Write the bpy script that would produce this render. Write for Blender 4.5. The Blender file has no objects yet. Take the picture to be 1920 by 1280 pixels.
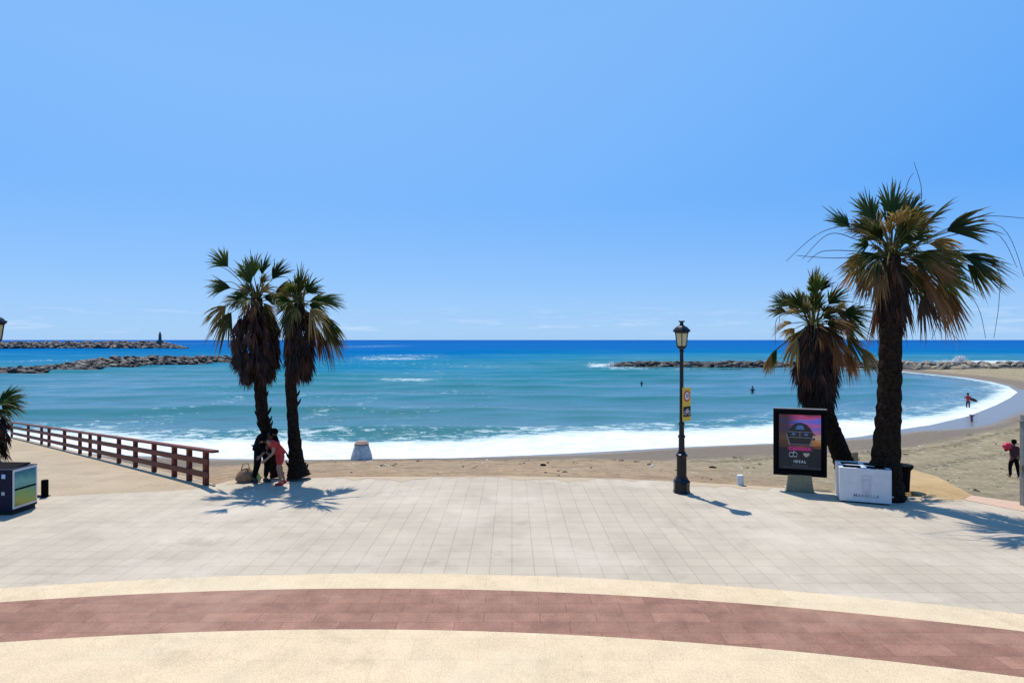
import bpy, bmesh, math, random
import numpy as np
from mathutils import Vector, Matrix, Euler
R = math.radians
rnd = random.Random(7)
SC = bpy.context.scene
COL = SC.collection

# ------------------------------------------------------------------ camera, sky, sun, exposure
F, HOR, CH = 1200.0, 637.0, 4.2          # focal length in photo pixels, horizon row, eye height
ZW = -2.6                                # sea level (promenade is 0)
cam = bpy.data.cameras.new('camera'); cam.sensor_width = 36; cam.lens = 36*F/1920
cam.shift_y = -3/1920; cam.clip_start = 0.1; cam.clip_end = 60000
co = bpy.data.objects.new('camera', cam); COL.objects.link(co)
co.location = (0, 0, CH); co.rotation_euler = (R(90), 0, 0)
SC.camera = co

EL, AZ = 63.0, -23.6                     # sun elevation, azimuth from +Y (negative = left)
sd = Vector((math.sin(R(AZ))*math.cos(R(EL)), math.cos(R(AZ))*math.cos(R(EL)), math.sin(R(EL))))
sun = bpy.data.lights.new('sun', 'SUN'); sun.energy = 4.6; sun.angle = R(0.5); sun.color = (1.0, 0.955, 0.88)
so = bpy.data.objects.new('sun', sun); COL.objects.link(so)
so.rotation_euler = sd.to_track_quat('Z', 'Y').to_euler(); so.location = (0, 0, 30)

W = bpy.data.worlds.new('World'); SC.world = W; W.use_nodes = True
nt = W.node_tree; nt.nodes.clear()
def N(t, ty, **k):
    n = t.nodes.new(ty)
    for a, b in k.items():
        if a.startswith('i_'): n.inputs[a[2:].replace('_', ' ')].default_value = b
        else: setattr(n, a, b)
    return n
sky = N(nt, 'ShaderNodeTexSky', sky_type='NISHITA', sun_disc=False, sun_elevation=R(EL), sun_rotation=R(AZ),
        altitude=0, air_density=1.0, dust_density=0.55, ozone_density=2.6)
hs = N(nt, 'ShaderNodeHueSaturation', i_Saturation=1.12, i_Value=1.0, i_Hue=0.5)
gm = N(nt, 'ShaderNodeMix', data_type='RGBA', blend_type='MULTIPLY'); gm.inputs[0].default_value = 1
gm.inputs[7].default_value = (0.80, 0.93, 1.12, 1)
tc = N(nt, 'ShaderNodeTexCoord')
mp = N(nt, 'ShaderNodeMapping'); mp.inputs['Scale'].default_value = (14, 14, 120)
cn = N(nt, 'ShaderNodeTexNoise', i_Scale=1.0, i_Detail=5.0, i_Roughness=0.6)
cr = N(nt, 'ShaderNodeMapRange', i_From_Min=0.53, i_From_Max=0.75)
sx = N(nt, 'ShaderNodeSeparateXYZ')
lo = N(nt, 'ShaderNodeMapRange', i_From_Min=0.006, i_From_Max=0.016)
hi = N(nt, 'ShaderNodeMapRange', i_From_Min=0.06, i_From_Max=0.022)
m1 = N(nt, 'ShaderNodeMath', operation='MULTIPLY'); m2 = N(nt, 'ShaderNodeMath', operation='MULTIPLY')
m3 = N(nt, 'ShaderNodeMath', operation='MULTIPLY'); m3.inputs[1].default_value = 0.3
cm = N(nt, 'ShaderNodeMix', data_type='RGBA'); cm.inputs[7].default_value = (8.2, 8.6, 9.6, 1)
bg = N(nt, 'ShaderNodeBackground'); bg.inputs['Strength'].default_value = 0.10
wo = N(nt, 'ShaderNodeOutputWorld')
L = nt.links.new
rp = N(nt, 'ShaderNodeValToRGB'); e_ = rp.color_ramp.elements
e_[0].position = 0; e_[0].color = (.375, .63, .98, 1); e_[1].position = 1; e_[1].color = (.10, .30, .85, 1)
for ps_, c_ in ((.06, (.355, .62, 1.0)), (.20, (.252, .535, 1.0)), (.48, (.225, .51, .995))):
    q_ = e_.new(ps_); q_.color = (*c_, 1)
sc_ = N(nt, 'ShaderNodeMix', data_type='RGBA', blend_type='MULTIPLY'); sc_.inputs[0].default_value = 1; sc_.inputs[7].default_value = (8.3, 8.3, 8.3, 1)
mx_ = N(nt, 'ShaderNodeMix', data_type='RGBA'); mx_.inputs[0].default_value = .9
sz_ = N(nt, 'ShaderNodeSeparateXYZ'); L(tc.outputs['Generated'], sz_.inputs[0]); L(sz_.outputs[2], rp.inputs[0]); pass
dt_ = N(nt, 'ShaderNodeVectorMath', operation='DOT_PRODUCT'); dt_.inputs[1].default_value = tuple(sd); L(tc.outputs['Generated'], dt_.inputs[0])
dr_ = N(nt, 'ShaderNodeMapRange', i_From_Min=.30, i_From_Max=.74); L(dt_.outputs['Value'], dr_.inputs[0])
hz_ = N(nt, 'ShaderNodeMapRange', i_From_Min=.02, i_From_Max=.22); L(sz_.outputs[2], hz_.inputs[0])
aw_ = N(nt, 'ShaderNodeMath', operation='SUBTRACT'); aw_.inputs[0].default_value = 1; L(dr_.outputs[0], aw_.inputs[1])
am_ = N(nt, 'ShaderNodeMath', operation='MULTIPLY'); L(aw_.outputs[0], am_.inputs[0]); L(hz_.outputs[0], am_.inputs[1])
ax_ = N(nt, 'ShaderNodeMix', data_type='RGBA'); L(am_.outputs[0], ax_.inputs[0]); L(rp.outputs[0], ax_.inputs[6]); ax_.inputs[7].default_value = (.08, .375, .985, 1)
L(ax_.outputs[2], sc_.inputs[6])
L(sky.outputs[0], hs.inputs['Color']); L(hs.outputs[0], gm.inputs[6]); L(gm.outputs[2], mx_.inputs[6]); L(sc_.outputs[2], mx_.inputs[7]); L(mx_.outputs[2], cm.inputs[6])
L(tc.outputs['Generated'], mp.inputs[0]); L(mp.outputs[0], cn.inputs['Vector']); L(cn.outputs[0], cr.inputs[0])
L(tc.outputs['Generated'], sx.inputs[0]); L(sx.outputs[2], lo.inputs[0]); L(sx.outputs[2], hi.inputs[0])
L(lo.outputs[0], m1.inputs[0]); L(hi.outputs[0], m1.inputs[1]); L(m1.outputs[0], m2.inputs[0]); L(cr.outputs[0], m2.inputs[1])
L(m2.outputs[0], m3.inputs[0]); L(m3.outputs[0], cm.inputs[0]); L(cm.outputs[2], bg.inputs[0]); L(bg.outputs[0], wo.inputs[0])
vs = SC.view_settings; vs.view_transform = 'Standard'; vs.look = 'None'; vs.exposure = 0.25; vs.gamma = 1.0
vs.use_curve_mapping = False
SC.render.resolution_x = 1024; SC.render.resolution_y = 682

# ------------------------------------------------------------------ helpers
def G(px, py, z=0.0):                    # photo pixel -> point on the level z
    d = (CH-z)*F/(py-HOR)
    return Vector(((px-960)/F*d, d, z))
def P(px, py, d):                        # photo pixel -> point at depth d
    return Vector(((px-960)/F*d, d, CH-(py-HOR)/F*d))

class MB:
    def __init__(s): s.v = []; s.f = []; s.m = []; s.c = []; s.cur = (1, 1, 1)
    def vert(s, p, c=None): s.v.append(tuple(p)); s.c.append(c or s.cur); return len(s.v)-1
    def face(s, idx, m=0): s.f.append(tuple(idx)); s.m.append(m)
    def poly(s, pts, m=0, c=None): s.face([s.vert(p, c) for p in pts], m)
    def box(s, c, size, rot=None, m=0, taper=1.0):
        c = Vector(c); sx, sy, sz = [a/2 for a in size]; rot = rot or Matrix.Identity(3)
        i = []
        for z in (-1, 1):
            t = taper if z > 0 else 1
            for x, y in ((-1, -1), (1, -1), (1, 1), (-1, 1)):
                i.append(s.vert(c + rot @ Vector((x*sx*t, y*sy*t, z*sz))))
        for q in ((3, 2, 1, 0), (4, 5, 6, 7), (0, 1, 5, 4), (1, 2, 6, 5), (2, 3, 7, 6), (3, 0, 4, 7)): s.face([i[k] for k in q], m)
    def bar(s, a, b, w, h, m=0):         # box beam from a to b, w sideways, h upright
        a = Vector(a); b = Vector(b); d = (b-a); l = d.length; d.normalize()
        up = Vector((0, 0, 1)) if abs(d.z) < .95 else Vector((0, 1, 0))
        sdv = d.cross(up).normalized(); u = sdv.cross(d)
        s.box((a+b)/2, (l, w, h), Matrix((d, -sdv, u)).transposed(), m)
    def tube(s, pts, rad, n=8, m=0, cap=True, jit=0):
        rings = []
        for k, p in enumerate(pts):
            p = Vector(p)
            d = Vector(pts[min(k+1, len(pts)-1)]) - Vector(pts[max(k-1, 0)])
            d = d.normalized() if d.length > 1e-6 else Vector((0, 0, 1))
            a = Vector((1, 0, 0)) if abs(d.x) < .8 else Vector((0, 1, 0))
            u = d.cross(a).normalized(); w = d.cross(u)
            r = rad[k] if hasattr(rad, '__len__') else rad
            rings.append([s.vert(p + (u*math.cos(2*math.pi*j/n)+w*math.sin(2*math.pi*j/n))*r*(1+(rnd.uniform(-jit, jit) if jit else 0))) for j in range(n)])
        for a, b in zip(rings, rings[1:]):
            for j in range(n): s.face((a[j], a[(j+1) % n], b[(j+1) % n], b[j]), m)
        if cap: s.face(rings[0][::-1], m); s.face(rings[-1], m)
    def lathe(s, prof, n=16, c=(0, 0, 0), m=0, rot0=0):
        c = Vector(c); rings = []
        for r, z in prof:
            rings.append([s.vert(c + Vector((r*math.cos(rot0+2*math.pi*j/n), r*math.sin(rot0+2*math.pi*j/n), z))) for j in range(n)])
        for a, b in zip(rings, rings[1:]):
            for j in range(n): s.face((a[j], a[(j+1) % n], b[(j+1) % n], b[j]), m)
        s.face(rings[0][::-1], m); s.face(rings[-1], m)
    def build(s, name, mats, parent=None, smooth=False, bevel=0, col=False, loc=None):
        me = bpy.data.meshes.new(name); me.from_pydata(s.v, [], s.f)
        if not isinstance(mats, (list, tuple)): mats = [mats]
        for q in mats: me.materials.append(q)
        me.polygons.foreach_set('material_index', s.m)
        if col:
            at = me.color_attributes.new('col', 'FLOAT_COLOR', 'POINT')
            at.data.foreach_set('color', np.array([[*c[:3], 1] for c in s.c], dtype=np.float32).ravel())
        me.polygons.foreach_set('use_smooth', [smooth]*len(me.polygons)); me.update()
        o = bpy.data.objects.new(name, me); COL.objects.link(o)
        if parent: o.parent = parent
        if loc is not None: o.location = loc
        if bevel:
            b = o.modifiers.new('bevel', 'BEVEL'); b.width = bevel; b.segments = 2; b.limit_method = 'ANGLE'
        return o
def tag(o, label=None, cat=None, group=None, kind=None):
    if label: o['label'] = label
    if cat: o['category'] = cat
    if group: o['group'] = group
    if kind: o['kind'] = kind
    return o
def empty(name, loc, rz=0.0):
    o = bpy.data.objects.new(name, None); COL.objects.link(o); o.location = loc; o.rotation_euler = (0, 0, rz); o.empty_display_size = .2
    return o
def copy_tree(o, parent=None):
    c = o.copy(); COL.objects.link(c); c.parent = parent
    for ch in list(o.children): copy_tree(ch, c)
    return c

# ------------------------------------------------------------------ materials
def mat(name, base=(.5, .5, .5), rough=.7, noise=None, metal=0, spec=.4, bump=None, attr=None):
    """noise=(scale, other colour, detail) ; bump=(scale, strength, distance)"""
    m = bpy.data.materials.new(name); m.use_nodes = True; t = m.node_tree; b = t.nodes['Principled BSDF']
    b.inputs['Base Color'].default_value = (*base, 1); b.inputs['Roughness'].default_value = rough
    b.inputs['Metallic'].default_value = metal; b.inputs['Specular IOR Level'].default_value = spec
    c = N(t, 'ShaderNodeTexCoord')
    if noise:
        n = N(t, 'ShaderNodeTexNoise', i_Scale=noise[0], i_Detail=noise[2] if len(noise) > 2 else 5.0, i_Roughness=.6)
        r = N(t, 'ShaderNodeMapRange', i_From_Min=.35, i_From_Max=.65)
        x = N(t, 'ShaderNodeMix', data_type='RGBA'); x.inputs[6].default_value = (*base, 1); x.inputs[7].default_value = (*noise[1], 1)
        t.links.new(c.outputs['Object'], n.inputs['Vector']); t.links.new(n.outputs[0], r.inputs[0]); t.links.new(r.outputs[0], x.inputs[0])
        t.links.new(x.outputs[2], b.inputs['Base Color'])
    if bump:
        n = N(t, 'ShaderNodeTexNoise', i_Scale=bump[0], i_Detail=6.0, i_Roughness=.65)
        bp = N(t, 'ShaderNodeBump', i_Strength=bump[1], i_Distance=bump[2])
        t.links.new(c.outputs['Object'], n.inputs['Vector']); t.links.new(n.outputs[0], bp.inputs['Height']); t.links.new(bp.outputs[0], b.inputs['Normal'])
    return m
M = {}
M['black'] = mat('black_paint', (.004, .0045, .006), .3, (30, (.007, .007, .009)), spec=.3)
M['glass'] = mat('lantern_glass', (.55, .5, .27), .3, (9, (.42, .38, .2)))
M['white_metal'] = mat('white_metal', (.60, .60, .58), .45, (5, (.54, .54, .53)))
M['emblem'] = mat('emblem_grey', (.38, .39, .42), .5)
M['lettering'] = mat('lettering_grey', (.20, .21, .24), .5)
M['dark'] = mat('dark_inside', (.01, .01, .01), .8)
M['rubber'] = mat('dark_plastic', (.003, .003, .0035), .8, (20, (.005, .005, .006)), spec=.06)
M['steel'] = mat('brushed_steel', (.24, .205, .12), .5, (8, (.18, .155, .09)), metal=.1)
M['galv'] = mat('galvanised_steel', (.25, .25, .24), .5, (12, (.19, .20, .19)), metal=.4)
M['rail'] = mat('red_brown_wood', (.17, .036, .020), .6, (14, (.09, .02, .012)), spec=.2, bump=(60, .3, .004))
M['kerb'] = mat('kerb_concrete', (.30, .28, .25), .8, (20, (.24, .22, .2)), bump=(90, .3, .004))
M['pink_kerb'] = mat('pink_paving', (.50, .32, .22), .8, (6, (.44, .30, .20)), bump=(60, .3, .004))
M['white_conc'] = mat('white_concrete', (.62, .62, .60), .75, (10, (.5, .5, .49)), bump=(50, .3, .006))
M['jar'] = mat('weathered_white', (.72, .66, .55), .65, (6, (.36, .36, .36)), bump=(12, .4, .03))
M['jarlid'] = mat('brown_rim', (.30, .17, .12), .7, (10, (.22, .13, .1)))
M['tan'] = mat('tan_cover', (.30, .17, .09), .8, (9, (.20, .10, .05)))
M['yellow'] = mat('yellow_cloth', (.62, .58, .16), .8, (9, (.55, .5, .2)))
M['skin'] = mat('skin', (.34, .18, .11), .55, (20, (.30, .155, .095)))
M['skin_d'] = mat('dark_skin', (.12, .06, .04), .55, (20, (.10, .05, .035)))
M['hair'] = mat('dark_hair', (.004, .0035, .003), .9, spec=.05)
M['c_black'] = mat('black_cloth', (.004, .004, .005), .95, (15, (.007, .007, .008)), spec=.05)
M['c_red'] = mat('red_cloth', (.48, .035, .03), .8, (12, (.38, .025, .02)))
M['c_pink'] = mat('red_float', (.62, .02, .06), .5, (12, (.5, .02, .05)))
M['c_maroon'] = mat('maroon_cloth', (.07, .010, .018), .8, (12, (.05, .01, .014)))
M['c_wet'] = mat('navy_wetsuit', (.012, .016, .03), .4, (12, (.02, .024, .04)))
M['foamw'] = mat('spray', (.66, .67, .66), .9)
M['cloth_grey'] = mat('grey_cloth', (.35, .30, .30), .8, (12, (.25, .2, .2)))

def rock_mat(name, a, b, dark):
    m = bpy.data.materials.new(name); m.use_nodes = True; t = m.node_tree; p = t.nodes['Principled BSDF']
    oi = N(t, 'ShaderNodeObjectInfo'); c = N(t, 'ShaderNodeTexCoord'); ge = N(t, 'ShaderNodeNewGeometry')
    n = N(t, 'ShaderNodeTexNoise', i_Scale=.55, i_Detail=3.0); t.links.new(ge.outputs['Position'], n.inputs['Vector'])
    n2 = N(t, 'ShaderNodeTexNoise', i_Scale=3.0, i_Detail=6.0); t.links.new(ge.outputs['Position'], n2.inputs['Vector'])
    r = N(t, 'ShaderNodeMapRange', i_From_Min=.35, i_From_Max=.62); t.links.new(n.outputs[0], r.inputs[0])
    x = N(t, 'ShaderNodeMix', data_type='RGBA'); x.inputs[6].default_value = (*a, 1); x.inputs[7].default_value = (*b, 1)
    t.links.new(r.outputs[0], x.inputs[0])
    x2 = N(t, 'ShaderNodeMix', data_type='RGBA', blend_type='MULTIPLY'); x2.inputs[0].default_value = .6
    t.links.new(x.outputs[2], x2.inputs[6]); t.links.new(n2.outputs[0], x2.inputs[7])
    # darker foot of the stones, fading out a little above the waterline
    s = N(t, 'ShaderNodeSeparateXYZ'); t.links.new(ge.outputs['Position'], s.inputs[0])
    w = N(t, 'ShaderNodeMapRange', i_From_Min=ZW+.25, i_From_Max=ZW+.7); t.links.new(s.outputs[2], w.inputs[0])
    x3 = N(t, 'ShaderNodeMix', data_type='RGBA'); x3.inputs[6].default_value = (*dark, 1)
    t.links.new(w.outputs[0], x3.inputs[0]); t.links.new(x2.outputs[2], x3.inputs[7]); t.links.new(x3.outputs[2], p.inputs['Base Color'])
    p.inputs['Roughness'].default_value = .85
    bp = N(t, 'ShaderNodeBump', i_Strength=.6, i_Distance=.08); t.links.new(n2.outputs[0], bp.inputs['Height']); t.links.new(bp.outputs[0], p.inputs['Normal'])
    return m
M['rock'] = rock_mat('breakwater_rock', (.30, .25, .20), (.03, .024, .02), (.018, .015, .013))
M['rockpale'] = rock_mat('pale_rock', (.46, .38, .26), (.15, .12, .08), (.06, .05, .04))
M['rockdark'] = rock_mat('dark_rock', (.15, .125, .105), (.012, .010, .008), (.012, .010, .009))

def leaf_mat(name, trans=.35):
    m = bpy.data.materials.new(name); m.use_nodes = True; t = m.node_tree; t.nodes.clear()
    a = N(t, 'ShaderNodeAttribute', attribute_name='col'); d = N(t, 'ShaderNodeBsdfPrincipled'); d.inputs['Roughness'].default_value = .55
    d.inputs['Specular IOR Level'].default_value = .25
    tr = N(t, 'ShaderNodeBsdfTranslucent'); mx = N(t, 'ShaderNodeMixShader'); mx.inputs[0].default_value = trans
    o = N(t, 'ShaderNodeOutputMaterial')
    for q in (d.inputs['Base Color'], tr.inputs['Color']): t.links.new(a.outputs['Color'], q)
    t.links.new(d.outputs[0], mx.inputs[1]); t.links.new(tr.outputs[0], mx.inputs[2]); t.links.new(mx.outputs[0], o.inputs[0])
    return m
M['leaf'] = leaf_mat('palm_leaf', .42); M['dead'] = leaf_mat('dead_palm_leaf', .12)
M['bark'] = mat('palm_bark', (.032, .021, .013), .95, (14, (.008, .005, .004)), spec=.05, bump=(40, .8, .03))

def paving_mat(name, tile, c1, c2, joint, jw=.012, off=0.0, mottled=(.9, .16), speck=.10, gran=(1, 1, 1), jmix=1.0, stain=(.6, .55, .45)):
    m = bpy.data.materials.new(name); m.use_nodes = True; t = m.node_tree; p = t.nodes['Principled BSDF']; K = t.links.new
    c = N(t, 'ShaderNodeTexCoord')
    b = N(t, 'ShaderNodeTexBrick', offset=off, squash=1.0); b.inputs['Scale'].default_value = 1
    b.inputs['Brick Width'].default_value = tile[0]; b.inputs['Row Height'].default_value = tile[1]
    b.inputs['Mortar Size'].default_value = jw; b.inputs['Mortar Smooth'].default_value = .3
    b.inputs['Color1'].default_value = (*c1, 1); b.inputs['Color2'].default_value = (*c2, 1)
    b.inputs['Mortar'].default_value = (*[c1[i]*(1-jmix)+joint[i]*jmix for i in range(3)], 1)
    K(c.outputs['Object'], b.inputs['Vector'])
    n = N(t, 'ShaderNodeTexNoise', i_Scale=mottled[0], i_Detail=5.0, i_Roughness=.6); K(c.outputs['Object'], n.inputs['Vector'])
    r = N(t, 'ShaderNodeMapRange', i_From_Min=.3, i_From_Max=.7, i_To_Min=1-mottled[1], i_To_Max=1+mottled[1]*.5); K(n.outputs[0], r.inputs[0])
    x = N(t, 'ShaderNodeMix', data_type='RGBA', blend_type='MULTIPLY'); x.inputs[0].default_value = 1; K(b.outputs[0], x.inputs[6]); K(r.outputs[0], x.inputs[7])
    n2 = N(t, 'ShaderNodeTexNoise', i_Scale=55, i_Detail=3.0, i_Roughness=.7); K(c.outputs['Object'], n2.inputs['Vector'])
    r2 = N(t, 'ShaderNodeMapRange', i_From_Min=.32, i_From_Max=.68, i_To_Min=1-speck, i_To_Max=1+speck*.6); K(n2.outputs[0], r2.inputs[0])
    x2 = N(t, 'ShaderNodeMix', data_type='RGBA', blend_type='MULTIPLY'); x2.inputs[0].default_value = 1; K(x.outputs[2], x2.inputs[6]); K(r2.outputs[0], x2.inputs[7])
    # worn patches with a shape of their own
    n3 = N(t, 'ShaderNodeTexNoise', i_Scale=.23, i_Detail=7.0, i_Roughness=.68); K(c.outputs['Object'], n3.inputs['Vector'])
    r3 = N(t, 'ShaderNodeMapRange', i_From_Min=.50, i_From_Max=.66, i_To_Max=.6); K(n3.outputs[0], r3.inputs[0])
    x3 = N(t, 'ShaderNodeMix', data_type='RGBA'); x3.inputs[7].default_value = (*stain, 1); K(r3.outputs[0], x3.inputs[0]); K(x2.outputs[2], x3.inputs[6])
    n4 = N(t, 'ShaderNodeTexNoise', i_Scale=.8, i_Detail=9.0, i_Roughness=.72, i_Distortion=.5); mq = N(t, 'ShaderNodeMapping'); mq.inputs['Location'].default_value = (31, 17, 0)
    K(c.outputs['Object'], mq.inputs[0]); K(mq.outputs[0], n4.inputs['Vector'])
    r4 = N(t, 'ShaderNodeMapRange', i_From_Min=.55, i_From_Max=.70, i_To_Min=1.0, i_To_Max=.80); K(n4.outputs[0], r4.inputs[0])
    sp = N(t, 'ShaderNodeTexVoronoi', i_Scale=2.3); K(c.outputs['Object'], sp.inputs['Vector'])
    r5 = N(t, 'ShaderNodeMapRange', i_From_Min=.035, i_From_Max=.05, i_To_Min=.72, i_To_Max=1.0); K(sp.outputs['Distance'], r5.inputs[0])
    m5 = N(t, 'ShaderNodeMath', operation='MULTIPLY'); K(r4.outputs[0], m5.inputs[0]); K(r5.outputs[0], m5.inputs[1])
    x4 = N(t, 'ShaderNodeMix', data_type='RGBA', blend_type='MULTIPLY'); x4.inputs[0].default_value = 1; K(x3.outputs[2], x4.inputs[6]); K(m5.outputs[0], x4.inputs[7])
    K(x4.outputs[2], p.inputs['Base Color']); p.inputs['Roughness'].default_value = .8; p.inputs['Specular IOR Level'].default_value = .25
    ad = N(t, 'ShaderNodeMath', operation='MULTIPLY_ADD'); ad.inputs[1].default_value = -.8; K(b.outputs['Fac'], ad.inputs[0]); K(n2.outputs[0], ad.inputs[2])
    bp = N(t, 'ShaderNodeBump', i_Strength=.35, i_Distance=.006); K(ad.outputs[0], bp.inputs['Height']); K(bp.outputs[0], p.inputs['Normal'])
    return m
M['paving'] = paving_mat('grey_paving', (.41, .41), (.445, .37, .270), (.415, .346, .254), (.325, .27, .195), .010, mottled=(.6, .14), stain=(.54, .465, .36))
M['cream'] = paving_mat('cream_terrazzo', (.9, .6), (.62, .475, .295), (.585, .45, .275), (.46, .34, .22), .006, .5, (2.2, .10), .30, stain=(.58, .485, .33), jmix=.5)
M['redband'] = paving_mat('red_granite', (.85, .34), (.315, .16, .105), (.25, .122, .08), (.175, .085, .055), .006, .5, (2.6, .26), .34, stain=(.36, .225, .15))
M['deck'] = paving_mat('weathered_deck', (3.2, .14), (.43, .325, .20), (.39, .30, .185), (.20, .15, .09), .016, .37, (.5, .16), .12, stain=(.46, .36, .24))
M['deck2'] = paving_mat('golden_deck', (3.2, .14), (.44, .29, .12), (.40, .26, .11), (.18, .115, .05), .016, .37, (.5, .16), .12, stain=(.46, .34, .17))

# ------------------------------------------------------------------ shore geometry
def wl(px, py): v = G(px, py, ZW); return (v.x, v.y)
water_line = [(-220, 75), (-120, 56), (-60, 46.5), (-44, 43.8), wl(20, 830), wl(200, 848), wl(400, 856), wl(550, 858.5), wl(700, 859), wl(850, 856), wl(1000, 850), wl(1150, 842),
              wl(1260, 836), wl(1400, 830), wl(1500, 826), wl(1600, 816), wl(1680, 802), wl(1730, 795), wl(1800, 779), wl(1850, 760), wl(1880, 746), wl(1896, 735),
              wl(1880, 724), wl(1850, 716), wl(1800, 708), wl(1740, 702), wl(1690, 697), (88, 150), (97, 157), (135, 158), (260, 150)]
land = np.array(water_line + [(260, -60), (-220, -60)])
def seg_dist(X, Y, pl):
    best = np.full(X.shape, 1e9)
    for (ax, ay), (bx, by) in zip(pl, pl[1:]):
        vx, vy = bx-ax, by-ay; l2 = vx*vx+vy*vy
        t = np.clip(((X-ax)*vx+(Y-ay)*vy)/l2, 0, 1)
        best = np.minimum(best, np.hypot(X-ax-t*vx, Y-ay-t*vy))
    return best
def inside(X, Y, poly):
    c = np.zeros(X.shape, bool); n = len(poly)
    for i in range(n):
        (x1, y1), (x2, y2) = poly[i], poly[(i+1) % n]
        k = (y1 > Y) != (y2 > Y)
        with np.errstate(divide='ignore', invalid='ignore'):
            c ^= k & (X < (x2-x1)*(Y-y1)/((y2-y1) if y2 != y1 else 1e-9)+x1)
    return c
def shore(X, Y): return seg_dist(X, Y, water_line)*np.where(inside(X, Y, land), 1, -1)   # + on land
edge_px = [(0, 935), (74, 931), (356, 918), (398, 909), (440, 899), (640, 894), (960, 893), (1150, 897), (1300, 904), (1480, 915), (1600, 924), (1700, 931), (1800, 934), (1920, 953)]
edge = [(-60, 14), (-30, 17.6)] + [(G(a, b).x, G(a, b).y) for a, b in edge_px] + [(18.5, 14.5), (40, 5), (90, -30)]
promp = np.array(edge + [(90, -40), (-60, -40)])
def edge_dist(X, Y): return seg_dist(X, Y, edge)*np.where(inside(X, Y, promp), -1, 1)     # + on the sand side
def snoise(X, Y, seed, sc, n=5):
    r = np.random.RandomState(seed); o = np.zeros(np.shape(X))
    for k in range(n):
        a = r.uniform(0, 2*np.pi); f = 2*np.pi/sc*r.uniform(.6, 1.8)
        o = o + np.sin((X*np.cos(a)+Y*np.sin(a))*f + r.uniform(0, 6.28))
    return o/n
def sst(a, b, x): t = np.clip((x-a)/(b-a), 0, 1); return t*t*(3-2*t)
RAIL0 = Vector((-8.85, 18.55, 0)); RAIL1 = Vector((-33.0, 42.3, -2.25))
def sand_z(X, Y):
    X = np.asarray(X, float); Y = np.asarray(Y, float)
    de = edge_dist(X, Y); dw = shore(X, Y)
    zA = -.05-.142*np.maximum(de, 0); zB = ZW + .032*dw
    k = .35; h = np.clip(.5+.5*(zA-zB)/k, 0, 1); z = zB*(1-h)+zA*h + k*h*(1-h)*.5
    z = zB + (z-zB)*sst(0, 3, dw)
    z = np.where(dw < 0, ZW + .10*np.maximum(dw, -12), z)
    z = z + (.035*snoise(X, Y, 3, 2.2, 7)+.05*snoise(X, Y, 4, 7))*sst(.5, 4, dw)*sst(0, 2, de)
    # lower the sand beneath the sloping deck
    dx, dy = RAIL1.x-RAIL0.x, RAIL1.y-RAIL0.y; l = math.hypot(dx, dy)
    side = ((X-RAIL0.x)*dy-(Y-RAIL0.y)*dx)/l; t = ((X-RAIL0.x)*dx+(Y-RAIL0.y)*dy)/l/l
    z = np.where((side < .3) & (t > -.05) & (X < -8.6), np.minimum(z, t*RAIL1.z-.18-.3*sst(.3, -1, side)), z)
    z = np.where(de < -.15, -.45, z)
    return z

def np_mesh(name, X, Y, Z, mats, attrs=None, smooth=True):
    nr, nc = X.shape; me = bpy.data.meshes.new(name)
    v = np.stack([X, Y, Z], -1).reshape(-1, 3).astype(np.float32)
    i = np.arange(nr*nc).reshape(nr, nc); q = np.stack([i[:-1, :-1], i[:-1, 1:], i[1:, 1:], i[1:, :-1]], -1).reshape(-1, 4)
    me.vertices.add(len(v)); me.vertices.foreach_set('co', v.ravel())
    me.loops.add(q.size); me.loops.foreach_set('vertex_index', q.ravel().astype(np.int32))
    me.polygons.add(len(q)); me.polygons.foreach_set('loop_start', np.arange(0, q.size, 4, dtype=np.int32))
    me.update(calc_edges=True); me.validate()
    me.polygons.foreach_set('use_smooth', [smooth]*len(me.polygons))
    for m_ in mats: me.materials.append(m_)
    for k, a in (attrs or {}).items():
        t = me.attributes.new(k, 'FLOAT', 'POINT'); t.data.foreach_set('value', a.ravel().astype(np.float32))
    o = bpy.data.objects.new(name, me); COL.objects.link(o); return o

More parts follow.
